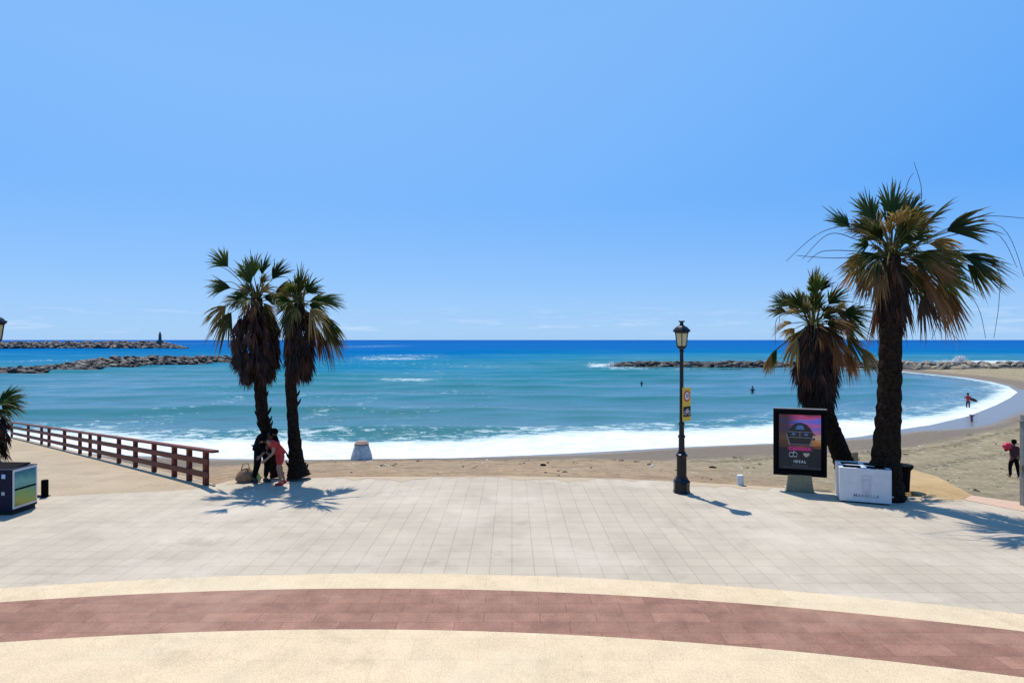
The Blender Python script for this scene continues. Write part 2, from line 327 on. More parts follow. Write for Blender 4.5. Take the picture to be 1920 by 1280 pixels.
# ------------------------------------------------------------------ sand
def sand_mat():
    m = bpy.data.materials.new('beach_sand'); m.use_nodes = True; t = m.node_tree; p = t.nodes['Principled BSDF']; K = t.links.new
    g = N(t, 'ShaderNodeNewGeometry'); dw = N(t, 'ShaderNodeAttribute', attribute_name='dw'); wt = N(t, 'ShaderNodeAttribute', attribute_name='wet')
    hu = N(t, 'ShaderNodeAttribute', attribute_name='hue')
    n = N(t, 'ShaderNodeTexNoise', i_Scale=.9, i_Detail=10.0, i_Roughness=.75); K(g.outputs['Position'], n.inputs['Vector'])
    n2 = N(t, 'ShaderNodeTexNoise', i_Scale=4.5, i_Detail=8.0, i_Roughness=.78); K(g.outputs['Position'], n2.inputs['Vector'])
    a = N(t, 'ShaderNodeMix', data_type='RGBA'); a.inputs[6].default_value = (.40, .275, .165, 1); a.inputs[7].default_value = (.335, .27, .165, 1); K(hu.outputs['Fac'], a.inputs[0])
    r = N(t, 'ShaderNodeMapRange', i_From_Min=.3, i_From_Max=.7, i_To_Min=.55, i_To_Max=1.2); K(n.outputs[0], r.inputs[0])
    b = N(t, 'ShaderNodeMix', data_type='RGBA', blend_type='MULTIPLY'); b.inputs[0].default_value = 1; K(a.outputs[2], b.inputs[6]); K(r.outputs[0], b.inputs[7])
    r2 = N(t, 'ShaderNodeMapRange', i_From_Min=.3, i_From_Max=.6, i_To_Min=.5, i_To_Max=1.18); K(n2.outputs[0], r2.inputs[0])
    c = N(t, 'ShaderNodeMix', data_type='RGBA', blend_type='MULTIPLY'); c.inputs[0].default_value = 1; K(b.outputs[2], c.inputs[6]); K(r2.outputs[0], c.inputs[7])
    # seaweed wrack line
    wk = N(t, 'ShaderNodeAttribute', attribute_name='wrack'); n3 = N(t, 'ShaderNodeTexNoise', i_Scale=2.6, i_Detail=7.0, i_Roughness=.75); K(g.outputs['Position'], n3.inputs['Vector'])
    w1 = N(t, 'ShaderNodeMath', operation='ADD'); K(wk.outputs['Fac'], w1.inputs[0]); nq = N(t, 'ShaderNodeMapRange', i_From_Min=.3, i_From_Max=.7); K(n3.outputs[0], nq.inputs[0]); K(nq.outputs[0], w1.inputs[1])
    w2 = N(t, 'ShaderNodeMapRange', i_From_Min=.90, i_From_Max=1.1, i_To_Max=.8); K(w1.outputs[0], w2.inputs[0])
    d = N(t, 'ShaderNodeMix', data_type='RGBA'); d.inputs[7].default_value = (.10, .085, .05, 1); K(w2.outputs[0], d.inputs[0]); K(c.outputs[2], d.inputs[6])
    # damp then wet sand
    dm = N(t, 'ShaderNodeMapRange', i_From_Min=6.4, i_From_Max=5.4); n4 = N(t, 'ShaderNodeMath', operation='MULTIPLY_ADD'); n4.inputs[1].default_value = 1.2
    K(n.outputs[0], n4.inputs[0]); K(dw.outputs['Fac'], n4.inputs[2]); K(n4.outputs[0], dm.inputs[0])
    e = N(t, 'ShaderNodeMix', data_type='RGBA'); e.inputs[7].default_value = (.185, .15, .112, 1); K(dm.outputs[0], e.inputs[0]); K(d.outputs[2], e.inputs[6])
    K(e.outputs[2], p.inputs['Base Color'])
    ro = N(t, 'ShaderNodeMapRange', i_To_Min=.95, i_To_Max=.24); K(wt.outputs['Fac'], ro.inputs[0]); K(ro.outputs[0], p.inputs['Roughness'])
    sp = N(t, 'ShaderNodeMapRange', i_To_Min=.1, i_To_Max=.45); K(wt.outputs['Fac'], sp.inputs[0]); K(sp.outputs[0], p.inputs['Specular IOR Level'])
    iv = N(t, 'ShaderNodeMapRange', i_From_Min=0.0, i_From_Max=1.0, i_To_Min=.8, i_To_Max=.02); K(wt.outputs['Fac'], iv.inputs[0])
    vo = N(t, 'ShaderNodeTexVoronoi', i_Scale=2.6, feature='SMOOTH_F1'); K(g.outputs['Position'], vo.inputs['Vector']); va = N(t, 'ShaderNodeMath', operation='MULTIPLY_ADD'); va.inputs[1].default_value = .9; K(vo.outputs['Distance'], va.inputs[0]); K(n2.outputs[0], va.inputs[2])
    bp = N(t, 'ShaderNodeBump', i_Distance=.16); K(va.outputs[0], bp.inputs['Height']); K(iv.outputs[0], bp.inputs['Strength']); K(bp.outputs[0], p.inputs['Normal'])
    return m
xs = np.concatenate([np.arange(-120, -40, 1.6), np.arange(-40, 40, .28), np.arange(40, 150, .8)])
ys = np.concatenate([np.arange(8, 48, .25), np.arange(48, 175, .7)])
X, Y = np.meshgrid(xs, ys); Z = sand_z(X, Y); dw = shore(X, Y); de = edge_dist(X, Y)
ww = 1.0 + 2.6*sst(22, 38, X)*sst(95, 70, Y)                    # wet swash is wider at the right
wet = sst(ww+.8, ww-.3, dw + .5*snoise(X, Y, 11, 9))
hue = np.clip(sst(4, 14, X) + .25*sst(.5, 6, de)+.2*snoise(X, Y, 9, 6), 0, 1)
wr = np.maximum(np.exp(-((dw-6.2-.6*snoise(X, Y, 5, 14))/.55)**2), .9*sst(14, 20, X)*np.exp(-((dw-11-1.5*snoise(X, Y, 6, 22))/.8)**2))
wr = np.maximum(wr, .8*sst(16, 22, X)*np.exp(-((dw-15.5-1.2*snoise(X, Y, 8, 18))/.7)**2))
tag(np_mesh('sand', X, Y, Z, [sand_mat()], dict(dw=dw, wet=wet, hue=hue, wrack=wr*.55)), kind='structure')
def on_sand(px, py):                                             # first hit of a sight line with the sand
    for d in np.arange(17, 120, .1):
        x = (px-960)/F*d; z = CH-(py-HOR)/F*d
        if z <= float(sand_z(np.array([x]), np.array([d]))[0]): return Vector((x, d, z))
    return G(px, py, -1)

# weed, twigs and shells scattered over the beach
mb = MB(); dr = random.Random(44); k_ = 0; cand = []
while len(cand) < 900: cand.append((dr.uniform(-9, 42), dr.uniform(18, 60)))
ca = np.array(cand); cz = sand_z(ca[:, 0], ca[:, 1]); cd = shore(ca[:, 0], ca[:, 1]); ce = edge_dist(ca[:, 0], ca[:, 1])
for (x, y), z, a, b in zip(cand, cz, cd, ce):
    if a < 4.5 or b < .4: continue
    if abs(a-6.2) > 1.2 and dr.random() < .45: continue
    r = dr.uniform(.02, .075); mi = 0 if dr.random() < .72 else 1
    for q in range(dr.randint(1, 3)):
        c = Vector((x+dr.uniform(-.12, .12), y+dr.uniform(-.12, .12), float(z)))
        mb.lathe([(r*.6, -.02), (r, r*.3), (r*.4, r*.7)], 5, c, m=mi, rot0=dr.random()*3)
tag(mb.build('beach_debris', [mat('dry_weed', (.07, .05, .03), .9), mat('shell_bits', (.50, .46, .38), .8)]), kind='stuff')
# ------------------------------------------------------------------ sea
def water_mat():
    m = bpy.data.materials.new('sea_water'); m.use_nodes = True; t = m.node_tree; t.nodes.clear(); K = t.links.new
    g = N(t, 'ShaderNodeNewGeometry'); dp = N(t, 'ShaderNodeAttribute', attribute_name='deep'); fo = N(t, 'ShaderNodeAttribute', attribute_name='foam')
    # colour of the water body from shallow and sandy to deep
    cr = N(t, 'ShaderNodeValToRGB'); e = cr.color_ramp.elements
    e[0].position = 0; e[0].color = (.05, .16, .14, 1); e[1].position = 1; e[1].color = (.0, .075, .27, 1)
    for ps, c in ((.12, (.026, .135, .135, 1)), (.35, (.008, .15, .17, 1)), (.55, (.002, .155, .25, 1)), (.75, (.0, .105, .27, 1))):
        q = e.new(ps); q.color = c
    mp = N(t, 'ShaderNodeMapping'); mp.inputs['Scale'].default_value = (.03, .09, .05); K(g.outputs['Position'], mp.inputs[0])
    nb = N(t, 'ShaderNodeTexNoise', i_Scale=1.0, i_Detail=5.0, i_Roughness=.6); K(mp.outputs[0], nb.inputs['Vector'])
    ad = N(t, 'ShaderNodeMath', operation='MULTIPLY_ADD'); ad.inputs[1].default_value = .22; K(nb.outputs[0], ad.inputs[0]); K(dp.outputs['Fac'], ad.inputs[2])
    sb = N(t, 'ShaderNodeMath', operation='SUBTRACT'); sb.inputs[1].default_value = .11; K(ad.outputs[0], sb.inputs[0]); K(sb.outputs[0], cr.inputs[0])
    # ripples at several scales, stretched along the crests
    def rip(sx, sy, det):
        q = N(t, 'ShaderNodeMapping'); q.inputs['Scale'].default_value = (sx, sy, 1); K(g.outputs['Position'], q.inputs[0])
        n = N(t, 'ShaderNodeTexNoise', i_Scale=1.0, i_Detail=det, i_Roughness=.62); K(q.outputs[0], n.inputs['Vector']); return n
    n1 = rip(.8, 2.2, 6.0); n2 = rip(.12, .38, 5.0)
    b1 = N(t, 'ShaderNodeBump', i_Strength=1.0, i_Distance=.035); K(n1.outputs[0], b1.inputs['Height'])
    b2 = N(t, 'ShaderNodeBump', i_Strength=1.0, i_Distance=.10); K(n2.outputs[0], b2.inputs['Height']); K(b1.outputs[0], b2.inputs['Normal'])
    di = N(t, 'ShaderNodeBsdfDiffuse'); K(cr.outputs[0], di.inputs[0]); K(b2.outputs[0], di.inputs['Normal'])
    gl = N(t, 'ShaderNodeBsdfGlossy', i_Roughness=.10); K(b2.outputs[0], gl.inputs['Normal'])
    fr = N(t, 'ShaderNodeFresnel', i_IOR=1.33); K(b2.outputs[0], fr.inputs['Normal'])
    kf = N(t, 'ShaderNodeMapRange', i_From_Min=.2, i_From_Max=.72, i_To_Min=1.25, i_To_Max=.05); K(dp.outputs['Fac'], kf.inputs[0])
    mu = N(t, 'ShaderNodeMath', operation='MULTIPLY'); K(fr.outputs[0], mu.inputs[0]); K(kf.outputs[0], mu.inputs[1])
    mn = N(t, 'ShaderNodeMath', operation='MINIMUM'); mn.inputs[1].default_value = .85; K(mu.outputs[0], mn.inputs[0])
    ms = N(t, 'ShaderNodeMixShader'); K(mn.outputs[0], ms.inputs[0]); K(di.outputs[0], ms.inputs[1]); K(gl.outputs[0], ms.inputs[2])
    # foam; some of the white flecks are sun glints put into the colour
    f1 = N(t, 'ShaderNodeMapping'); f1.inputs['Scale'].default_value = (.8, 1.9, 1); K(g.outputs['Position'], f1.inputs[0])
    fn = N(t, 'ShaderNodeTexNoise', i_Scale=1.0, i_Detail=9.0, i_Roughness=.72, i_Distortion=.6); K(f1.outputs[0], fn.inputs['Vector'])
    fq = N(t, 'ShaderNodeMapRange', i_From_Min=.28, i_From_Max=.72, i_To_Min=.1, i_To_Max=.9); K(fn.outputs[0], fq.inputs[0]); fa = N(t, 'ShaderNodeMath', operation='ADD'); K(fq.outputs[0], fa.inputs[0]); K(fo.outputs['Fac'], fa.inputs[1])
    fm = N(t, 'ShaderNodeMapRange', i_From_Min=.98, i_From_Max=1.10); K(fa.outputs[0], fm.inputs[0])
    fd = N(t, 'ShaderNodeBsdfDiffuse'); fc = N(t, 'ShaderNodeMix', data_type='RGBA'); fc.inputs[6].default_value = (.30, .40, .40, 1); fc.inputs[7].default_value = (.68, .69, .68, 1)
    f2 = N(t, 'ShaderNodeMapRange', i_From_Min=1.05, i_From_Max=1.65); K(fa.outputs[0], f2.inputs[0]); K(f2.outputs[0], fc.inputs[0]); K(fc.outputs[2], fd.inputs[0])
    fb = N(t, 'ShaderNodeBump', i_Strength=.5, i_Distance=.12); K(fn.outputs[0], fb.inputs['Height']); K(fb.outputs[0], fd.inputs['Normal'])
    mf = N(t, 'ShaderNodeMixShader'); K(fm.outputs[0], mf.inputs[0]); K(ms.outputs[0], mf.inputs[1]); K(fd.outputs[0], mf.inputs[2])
    o = N(t, 'ShaderNodeOutputMaterial'); K(mf.outputs[0], o.inputs[0]); return m
rows = [22.0]
while rows[-1] < 40000:
    d = rows[-1]; rows.append(d + max(.24, .0042*d if d < 420 else .05*d))
rows = np.array(rows); U = np.linspace(-2.0, 2.0, 900)
Yw, Uw = np.meshgrid(rows, U, indexing='ij'); Xw = Uw*Yw
dww = -shore(Xw, Yw)                                              # + seaward
warp = 2.6*snoise(Xw, Yw*.6, 21, 55)+1.1*snoise(Xw, Yw, 22, 19)
amp = sst(1, 14, dww)*sst(800, 300, Yw)*np.where(Yw < 260, 1, .7)
def crest(ph, s=2.6): return np.exp(s*(np.cos(ph)-1))-.36
def bay(a, b): return .55+.45*snoise(Xw, Yw, a, b)
zw = .95*amp*crest(2*np.pi*(Yw-61+warp)/15.2)*bay(31, 48)
zw += .20*amp*crest(2*np.pi*(Yw+.12*Xw+warp*.7)/7.3, 1.8)*bay(32, 26)
zw += .05*amp*np.cos(2*np.pi*(Yw-.25*Xw+warp*.8)/3.1)*bay(33, 15)
zw += .32*sst(150, 260, Yw)*sst(900, 350, Yw)*np.cos(2*np.pi*(Yw+.1*Xw+2*warp)/24)*bay(34, 120)
zw += .30*np.exp(-((dww-10.3-1.0*snoise(Xw, Yw, 41, 18))/1.5)**2)*(.6+.4*snoise(Xw, Yw, 42, 20))*sst(75, 60, Xw)   # breaking ridge behind the foam
zw += .04*np.exp(-(dww/.8)**2)
foam = np.zeros_like(Xw)
fw = 7.7+1.2*snoise(Xw, Yw, 51, 16)+.7*snoise(Xw, Yw, 52, 5)
fw = fw*(1-.70*sst(20, 42, Xw))-1.8*sst(-12, -26, Xw)
fw = np.where(Yw > 88, 1.2, fw)
foam = np.maximum(foam, 1.02*sst(fw+2.6, fw-3.4, dww)*(dww > -3))
lace = sst(fw+10+5*sst(22, 42, Xw), fw-.5, dww)*(.50+.14*snoise(Xw, Yw, 53, 9))
foam = np.maximum(foam, lace*np.where(Yw > 95, .5, 1))
foam = foam*(1-.16*sst(34, 52, Xw)*sst(0, 3, dww))
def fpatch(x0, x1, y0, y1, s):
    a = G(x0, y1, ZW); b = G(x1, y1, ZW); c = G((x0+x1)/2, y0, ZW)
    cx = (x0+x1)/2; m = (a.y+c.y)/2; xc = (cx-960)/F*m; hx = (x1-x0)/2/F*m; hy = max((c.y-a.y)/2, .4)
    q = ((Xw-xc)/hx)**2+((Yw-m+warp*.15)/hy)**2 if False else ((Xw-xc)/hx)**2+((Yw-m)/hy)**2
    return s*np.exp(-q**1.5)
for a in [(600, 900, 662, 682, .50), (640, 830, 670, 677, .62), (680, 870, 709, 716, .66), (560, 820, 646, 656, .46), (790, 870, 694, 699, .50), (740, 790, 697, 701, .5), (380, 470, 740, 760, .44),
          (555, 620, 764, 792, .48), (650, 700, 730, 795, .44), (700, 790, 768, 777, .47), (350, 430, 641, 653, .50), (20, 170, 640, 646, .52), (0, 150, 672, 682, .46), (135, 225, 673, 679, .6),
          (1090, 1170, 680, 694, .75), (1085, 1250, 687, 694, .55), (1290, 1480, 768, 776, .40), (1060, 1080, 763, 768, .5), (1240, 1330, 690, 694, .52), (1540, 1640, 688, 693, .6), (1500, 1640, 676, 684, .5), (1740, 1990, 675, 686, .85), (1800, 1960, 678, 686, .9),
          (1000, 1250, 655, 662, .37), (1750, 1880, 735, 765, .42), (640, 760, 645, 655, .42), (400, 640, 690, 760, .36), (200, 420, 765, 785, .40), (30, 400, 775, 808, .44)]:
    foam = np.maximum(foam, fpatch(*a)-.04)  # whitecap patches; a few put sun sparkle into the foam colour
foam_glint = .27+.13*snoise(Xw, Yw*1.4, 81, 30)+.08*snoise(Xw, Yw*2, 82, 9)  # whitecap flecks, left of centre also white painted in for sun glints
foam = np.maximum(foam, foam_glint*sst(8, 20, dww)*sst(420, 200, Yw)*(.55+.45*sst(.12, -.1, Xw/Yw)*sst(-.55, -.3, Xw/Yw)))
# scattered whitecaps on the crests
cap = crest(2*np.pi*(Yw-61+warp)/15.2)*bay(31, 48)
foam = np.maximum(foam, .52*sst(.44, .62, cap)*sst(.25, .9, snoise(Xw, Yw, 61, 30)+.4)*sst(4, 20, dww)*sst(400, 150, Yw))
for bx in ((-150, 120), (19, 152), (40, 157)):
    pass
Rr = np.hypot(Xw, Yw)
px_row = np.clip(dww, 0, None)
deep = np.interp(px_row, [0, 12, 40, 70, 110, 180, 400, 3000], [0, .10, .22, .36, .52, .70, .86, 1.0])
deep = np.clip(deep+.04*snoise(Xw, Yw, 71, 90), 0, 1)
deep = np.where(Xw < -.42*Yw, np.minimum(deep, np.interp(Yw, [120, 200, 520, 900], [.25, .6, .8, 1])), deep)
zz = ZW+zw; zz = np.where(dww < -1.5, ZW-.6, zz)
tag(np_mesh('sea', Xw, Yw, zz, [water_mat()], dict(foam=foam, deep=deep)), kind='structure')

# ------------------------------------------------------------------ promenade
mb = MB()
pts = [(x, y) for x, y in edge] + [(90, -40), (-60, -40)]
mb.poly([(x, y, 0) for x, y in reversed(pts)])
for (ax, ay), (bx, by) in zip(edge, edge[1:]): mb.poly([(ax, ay, 0), (bx, by, 0), (bx, by, -.6), (ax, ay, -.6)])
o = mb.build('promenade', M['paving']); tag(o, kind='structure')
def curve(pts):
    w = [G(a, b) for a, b in pts]; c = np.polyfit([p.x for p in w], [p.y for p in w], 2); return np.poly1d(c)
cA = curve([(0, 1103), (200, 1090), (400, 1081), (640, 1076), (850, 1075), (1000, 1079), (1200, 1089), (1440, 1102), (1560, 1116), (1920, 1151)])
cB = curve([(0, 1129), (200, 1116), (500, 1105), (800, 1103), (960, 1108), (1200, 1118), (1440, 1134), (1680, 1158), (1920, 1183)])
cC = curve([(0, 1202), (300, 1190), (600, 1181), (860, 1181), (1100, 1189), (1300, 1203), (1440, 1218), (1680, 1242), (1920, 1269)])
cD = lambda x: 0*x-8.0
def band(name, top, bot, m, z):
    mb = MB(); xs = np.linspace(-16, 16, 65)
    a = [mb.vert((x, top(x), z)) for x in xs]; b = [mb.vert((x, bot(x), z)) for x in xs]
    for i in range(64): mb.face((a[i], b[i], b[i+1], a[i+1]))
    return tag(mb.build(name, m), kind='structure')
band('cream_paving_band', cA, cB, M['cream'], .004)
band('red_paving_band', cB, cC, M['redband'], .0045)
band('cream_paving', cC, cD, M['cream'], .004)

mb = MB(); ep = [Vector((x, y, 0)) for x, y in edge[6:15]]; pts_ = []
for a, b in zip(ep, ep[1:]):
    k_ = max(2, int((b-a).length/.12))
    for i in range(k_): pts_.append(a.lerp(b, i/k_))
ia = []; ib = []
for i, p in enumerate(pts_):
    w_ = max(.0, .22+.24*math.sin(p.x*1.3)+.16*math.sin(p.x*3.7+1)+.1*math.sin(p.x*9)+rnd.uniform(-.07, .07))
    ia.append(mb.vert((p.x, p.y+.03, .005))); ib.append(mb.vert((p.x, p.y-w_-.01, .005)))
for i in range(len(ia)-1): mb.face((ia[i], ib[i], ib[i+1], ia[i+1]))
tag(mb.build('sand_drift', mat('drift_sand', (.41, .30, .18), .95, (3, (.38, .30, .20)))), kind='structure')
# wooden deck ramp on the left, sloping down towards the sea
mb = MB(); n = 24; A0 = Vector((-8.85, 18.55, .004)); A1 = Vector((-48, 15.4, .004))
topr = []
for i in range(n+1):
    t = i/n; near = A0.lerp(A1, t); near.y = min(near.y, float(np.interp(near.x, [p[0] for p in edge], [p[1] for p in edge]))-.5); near.z = -.006-.002*t; far = RAIL0.lerp(RAIL1, t)+Vector((0.15, .15, .01))
    topr.append([near.lerp(far, j/6) for j in range(7)])
ids = [[mb.vert(p) for p in r] for r in topr]; ids2 = [[mb.vert(p-Vector((0, 0, .16))) for p in r] for r in topr]
for i in range(n):
    for j in range(6): mb.face((ids[i][j], ids[i][j+1], ids[i+1][j+1], ids[i+1][j]))
    mb.face((ids[i][6], ids2[i][6], ids2[i+1][6], ids[i+1][6]), 1)
mb.face([ids[n][j] for j in range(7)] + [ids2[n][j] for j in range(6, -1, -1)], 1)
tag(mb.build('wooden_deck', [M['deck'], M['kerb']]), kind='structure')
# golden boards on the right leading on to the sand
mb = MB(); bpts = [G(1640, 868, -.03), G(1700, 877, -.03), G(1757, 893, -.03), G(1826, 929, .006), G(1800, 936, .006), G(1750, 938, .006), G(1716, 925, -.02), G(1680, 905, -.03), G(1630, 885, -.03)]
t_ = [mb.vert(p) for p in bpts]; b_ = [mb.vert(p-Vector((0, 0, .15))) for p in bpts]
mb.face(t_[::-1])
for i in range(len(t_)): j = (i+1) % len(t_); mb.face((t_[i], t_[j], b_[j], b_[i]))
tag(mb.build('boardwalk', M['deck2']), kind='structure')
mb = MB(); bpts = [G(1822, 928, .01), G(1925, 943, .01), G(2000, 955, .01), G(2000, 975, .01), G(1920, 958, .01), G(1806, 936, .01)]
t_ = [mb.vert(p) for p in bpts]; b_ = [mb.vert(p-Vector((0, 0, .3))) for p in bpts]
mb.face(t_[::-1])
for i in range(len(t_)): j = (i+1) % len(t_); mb.face((t_[i], t_[j], b_[j], b_[i]))
tag(mb.build('pink_kerb', M['pink_kerb']), kind='structure')

# ------------------------------------------------------------------ wooden railing
px_posts = [22, 53, 78, 92, 121, 150, 169, 186, 223, 254, 289, 327, 355, 386]
def rail_pt(px):                                                   # where a sight column meets the rail line
    k = (px-960)/F; d = (RAIL1-RAIL0); t = (k*RAIL0.y-RAIL0.x)/(d.x-k*d.y); return RAIL0+d*t
pr = empty('wooden_railing', RAIL0); tag(pr, 'red-brown wooden railing with two lower rails along the seaward edge of the sloping deck', 'railing')
rd = (RAIL1-RAIL0).normalized()
yaw = math.atan2(rd.y, rd.x); rm = Matrix.Rotation(yaw, 3, 'Z')
for q in px_posts:
    p = rail_pt(q)-RAIL0; w = .20 if q not in (78, 169) else .12
    mb = MB(); mb.box((p.x, p.y, p.z+.48), (w, .12, 1.0), rm); mb.build('post', M['rail'], pr, bevel=.01)
e0 = rail_pt(404)-RAIL0; e1 = RAIL1-RAIL0; lo0 = rail_pt(397)-RAIL0
mb = MB(); mb.bar(e0+Vector((0, 0, 1.0)), e1+Vector((0, 0, 1.0)), .20, .07); mb.build('top_rail', M['rail'], pr, bevel=.006)
sdv = Vector((rd.y, -rd.x, 0)).normalized()*-.09
for h in (.70, .32):
    mb = MB(); mb.bar(lo0+sdv+Vector((0, 0, h)), e1+sdv+Vector((0, 0, h)), .05, .165); mb.build('rail', M['rail'], pr, bevel=.006)
mb = MB(); mb.bar(lo0+Vector((0, 0, -.05))-sdv*.9, e1+Vector((0, 0, -.05))-sdv*.9, .05, .14)
mb.build('edge_board', M['kerb'], pr)

# ------------------------------------------------------------------ rocks and breakwaters
def rock_mesh(seed, mt):
    r = random.Random(seed); bm = bmesh.new(); bmesh.ops.create_icosphere(bm, subdivisions=2, radius=1)
    for k in range(9):
        n = Vector((r.uniform(-1, 1), r.uniform(-1, 1), r.uniform(-1, 1))).normalized(); d = r.uniform(.45, .8)
        for v in bm.verts:
            s_ = v.co.dot(n)-d
            if s_ > 0: v.co -= n*s_
    for v in bm.verts: v.co *= 1+r.uniform(-.05, .05)
    me = bpy.data.meshes.new('rock'); bm.to_mesh(me); bm.free(); me.materials.append(mt); return me
protos = {k: [rock_mesh(i+10*len(k), M[k]) for i in range(7)] for k in ('rock', 'rockpale', 'rockdark')}
def breakwater(name, label, spine, key, nrock, size, nparts=100, lowscatter=0, cat='breakwater', key2=None, split=None):
    """spine: (x, y, top z, half width). heap of stones with a rough crest"""
    sp = [(Vector((a, b, 0)), zt, w) for a, b, zt, w in spine]
    base = empty(name, (sp[0][0].x, sp[0][0].y, ZW)); tag(base, label, cat); off = base.location.copy()
    lens = [0]
    for a, b in zip(sp, sp[1:]): lens.append(lens[-1]+(b[0]-a[0]).length)
    # rough core
    core = MB(); nseg = int(lens[-1]/2.2)
    def at(t):
        s_ = t*lens[-1]
        for i in range(len(lens)-1):
            if s_ <= lens[i+1] or i == len(lens)-2:
                q = (s_-lens[i])/(lens[i+1]-lens[i]); a, b = sp[i], sp[i+1]
                dr = (b[0]-a[0]).normalized(); return a[0].lerp(b[0], q), a[1]*(1-q)+b[1]*q, a[2]*(1-q)+b[2]*q, Vector((-dr.y, dr.x, 0))
    prev = None
    for i in range(nseg+1):
        c, zt, w, nn = at(i/nseg); ring = []
        for u, f in ((-1.15, -.25), (-.75, .35), (-.35, .72), (0, .8), (.35, .72), (.75, .35), (1.15, -.25)):
            z = ZW+(zt-ZW)*f*.8+rnd.uniform(-.2, .2)*(zt-ZW)*.5
            ring.append(core.vert(c+nn*(u*w+rnd.uniform(-.2, .2))+Vector((0, 0, z))-off))
        if prev:
            for j in range(6): core.face((prev[j], ring[j], ring[j+1], prev[j+1]))
        prev = ring
    core.build('rubble_core', M[key2 or key], base)  # darker breakwater core paints shade into the gaps between stones
    rocks = []
    for i in range(nrock):
        t = (i+rnd.random())/nrock; c, zt, w, nn = at(t); u = rnd.uniform(-1, 1)
        h = (1-abs(u)**1.6)*rnd.uniform(.75, 1.08)
        s_ = size*rnd.uniform(.6, 1.35)*min(1, .45+.3*(zt-ZW))
        z = ZW+(zt-ZW-s_*.45)*h+rnd.uniform(-.1, .15)*s_
        k = key
        if split: k = split(c.x, rnd.random())
        rocks.append((c+nn*u*w+Vector((0, 0, z))-off, s_, k))
    rocks.sort(key=lambda q: (q[0]+off).y - q[1]*12)
    fill = MB(); mats = []
    for i, (p, s_, k) in enumerate(rocks):
        me = protos[k][i % 7]; ro = Euler((rnd.uniform(0, 6), rnd.uniform(0, 6), rnd.uniform(0, 6))); scl = (s_*rnd.uniform(.8, 1.25), s_*rnd.uniform(.8, 1.25), s_*rnd.uniform(.5, .75))
        mx = Matrix.Translation(p) @ Matrix.Rotation(rnd.uniform(0, 6.28), 4, 'Z') @ Matrix.Diagonal((*scl, 1)) @ Euler((rnd.uniform(0, .6), rnd.uniform(0, .6), 0)).to_matrix().to_4x4()
        if i < nparts:
            ob = bpy.data.objects.new('rock', me); COL.objects.link(ob); ob.parent = base; ob.matrix_local = mx
        else:
            if M[k] not in mats: mats.append(M[k])
            mi = mats.index(M[k]); st = len(fill.v)
            for v in me.vertices: fill.vert(mx @ v.co)
            for f in me.polygons: fill.face([st+q for q in f.vertices], mi)
    if fill.v: tag(fill.build('rock_pile', mats, base), kind='stuff')
    return base
def spx(px, d, zt, w): return ((px-960)/F*d, d, zt, w)
breakwater('breakwater', 'long grey rock breakwater on the left, raised at its end behind the twin palms', [spx(-260, 122, -1.5, 4), spx(0, 129, -1.35, 4), spx(100, 140, -1.2, 4.2), spx(160, 152, -.7, 5), spx(205, 164, -.15, 6),
            spx(300, 177, -.15, 6), spx(380, 187, -.4, 6), spx(418, 195, -.5, 5), spx(438, 199, -2.0, 3)], 'rock', 900, .9, key2='rockdark', split=lambda x, r: 'rock' if r < .55 else 'rockdark')
breakwater('breakwater', 'dark rock breakwater on the right, running from surf to the pale boulders of the beach', [spx(1138, 157, -2.2, 2), spx(1170, 157, -1.1, 4), spx(1300, 157, -.95, 4), spx(1440, 157, -.95, 4), spx(1560, 157, -1.1, 4),
            spx(1650, 156, -1.0, 5), spx(1700, 151, -.9, 9), spx(1800, 147, -.8, 10), spx(1920, 146, -.9, 10), spx(2200, 150, -.9, 10)], 'rockdark', 950, 1.05,
           split=lambda x, r: ('rockpale' if r < .85 else 'rock') if x > 92 else ('rockdark' if r < .9 else 'rock'))
breakwater('harbour_mole', 'far low rock mole carrying a small lighthouse, on the left horizon', [spx(-330, 520, 2.6, 11), spx(0, 515, 2.6, 11), spx(150, 512, 2.9, 11), spx(290, 508, 2.9, 11), spx(315, 506, 1.6, 9), spx(345, 504, -1.6, 4)],
           'rock', 1500, 2.2, nparts=0, cat='harbour wall', key2='rock')

# lighthouse
lh = empty('lighthouse', (*P(300, 643, 506)[:2], 2.4)); lh.scale = (.72, .72, .9); tag(lh, 'small dark lighthouse tower standing on the far rock mole', 'lighthouse')
lt = mat('lighthouse_paint', (.055, .085, .085), .7, (1, (.04, .06, .06)))
mb = MB(); mb.lathe([(3.4, -1.2), (3.4, .5), (3.1, .8), (3.1, 1.4)], 8, m=0); mb.build('base', lt, lh)
mb = MB(); mb.lathe([(1.9, 1.4), (1.55, 3), (1.35, 6.4), (1.75, 6.5), (1.75, 6.75)], 14); mb.build('tower', lt, lh)
mb = MB(); mb.lathe([(.95, 6.75), (.95, 8.0)], 10); mb.build('lantern_room', lt, lh)
mb = MB(); mb.lathe([(1.1, 8.0), (.75, 8.6), (.12, 9.0), (.08, 9.9)], 10); mb.build('roof', lt, lh)

# wave spray thrown up behind the breakwaters
def spray(px, py, d, w, h, n, label):
    c = P(px, py, d); c.z = ZW; mb = MB()
    for k in range(n):
        u = rnd.gauss(0, .36); v = rnd.random()**1.4
        r = rnd.uniform(.06, .22)*(1.25-v)*min(1.6, w/3)
        p = Vector((u*w*(1-.35*v), rnd.gauss(0, .7), v*h*math.exp(-(u*1.4)**2)+.1))
        mb.lathe([(r*.5, -r*.8), (r, 0), (r*.5, r*.8)], 6, p, rot0=rnd.random())
    tag(mb.build('wave_spray', M['foamw'], loc=c), kind='stuff')
spray(1800, 668, 160, 4.6, 2.9, 1100, '')
spray(1146, 675, 156, 3.0, 1.5, 350, '')

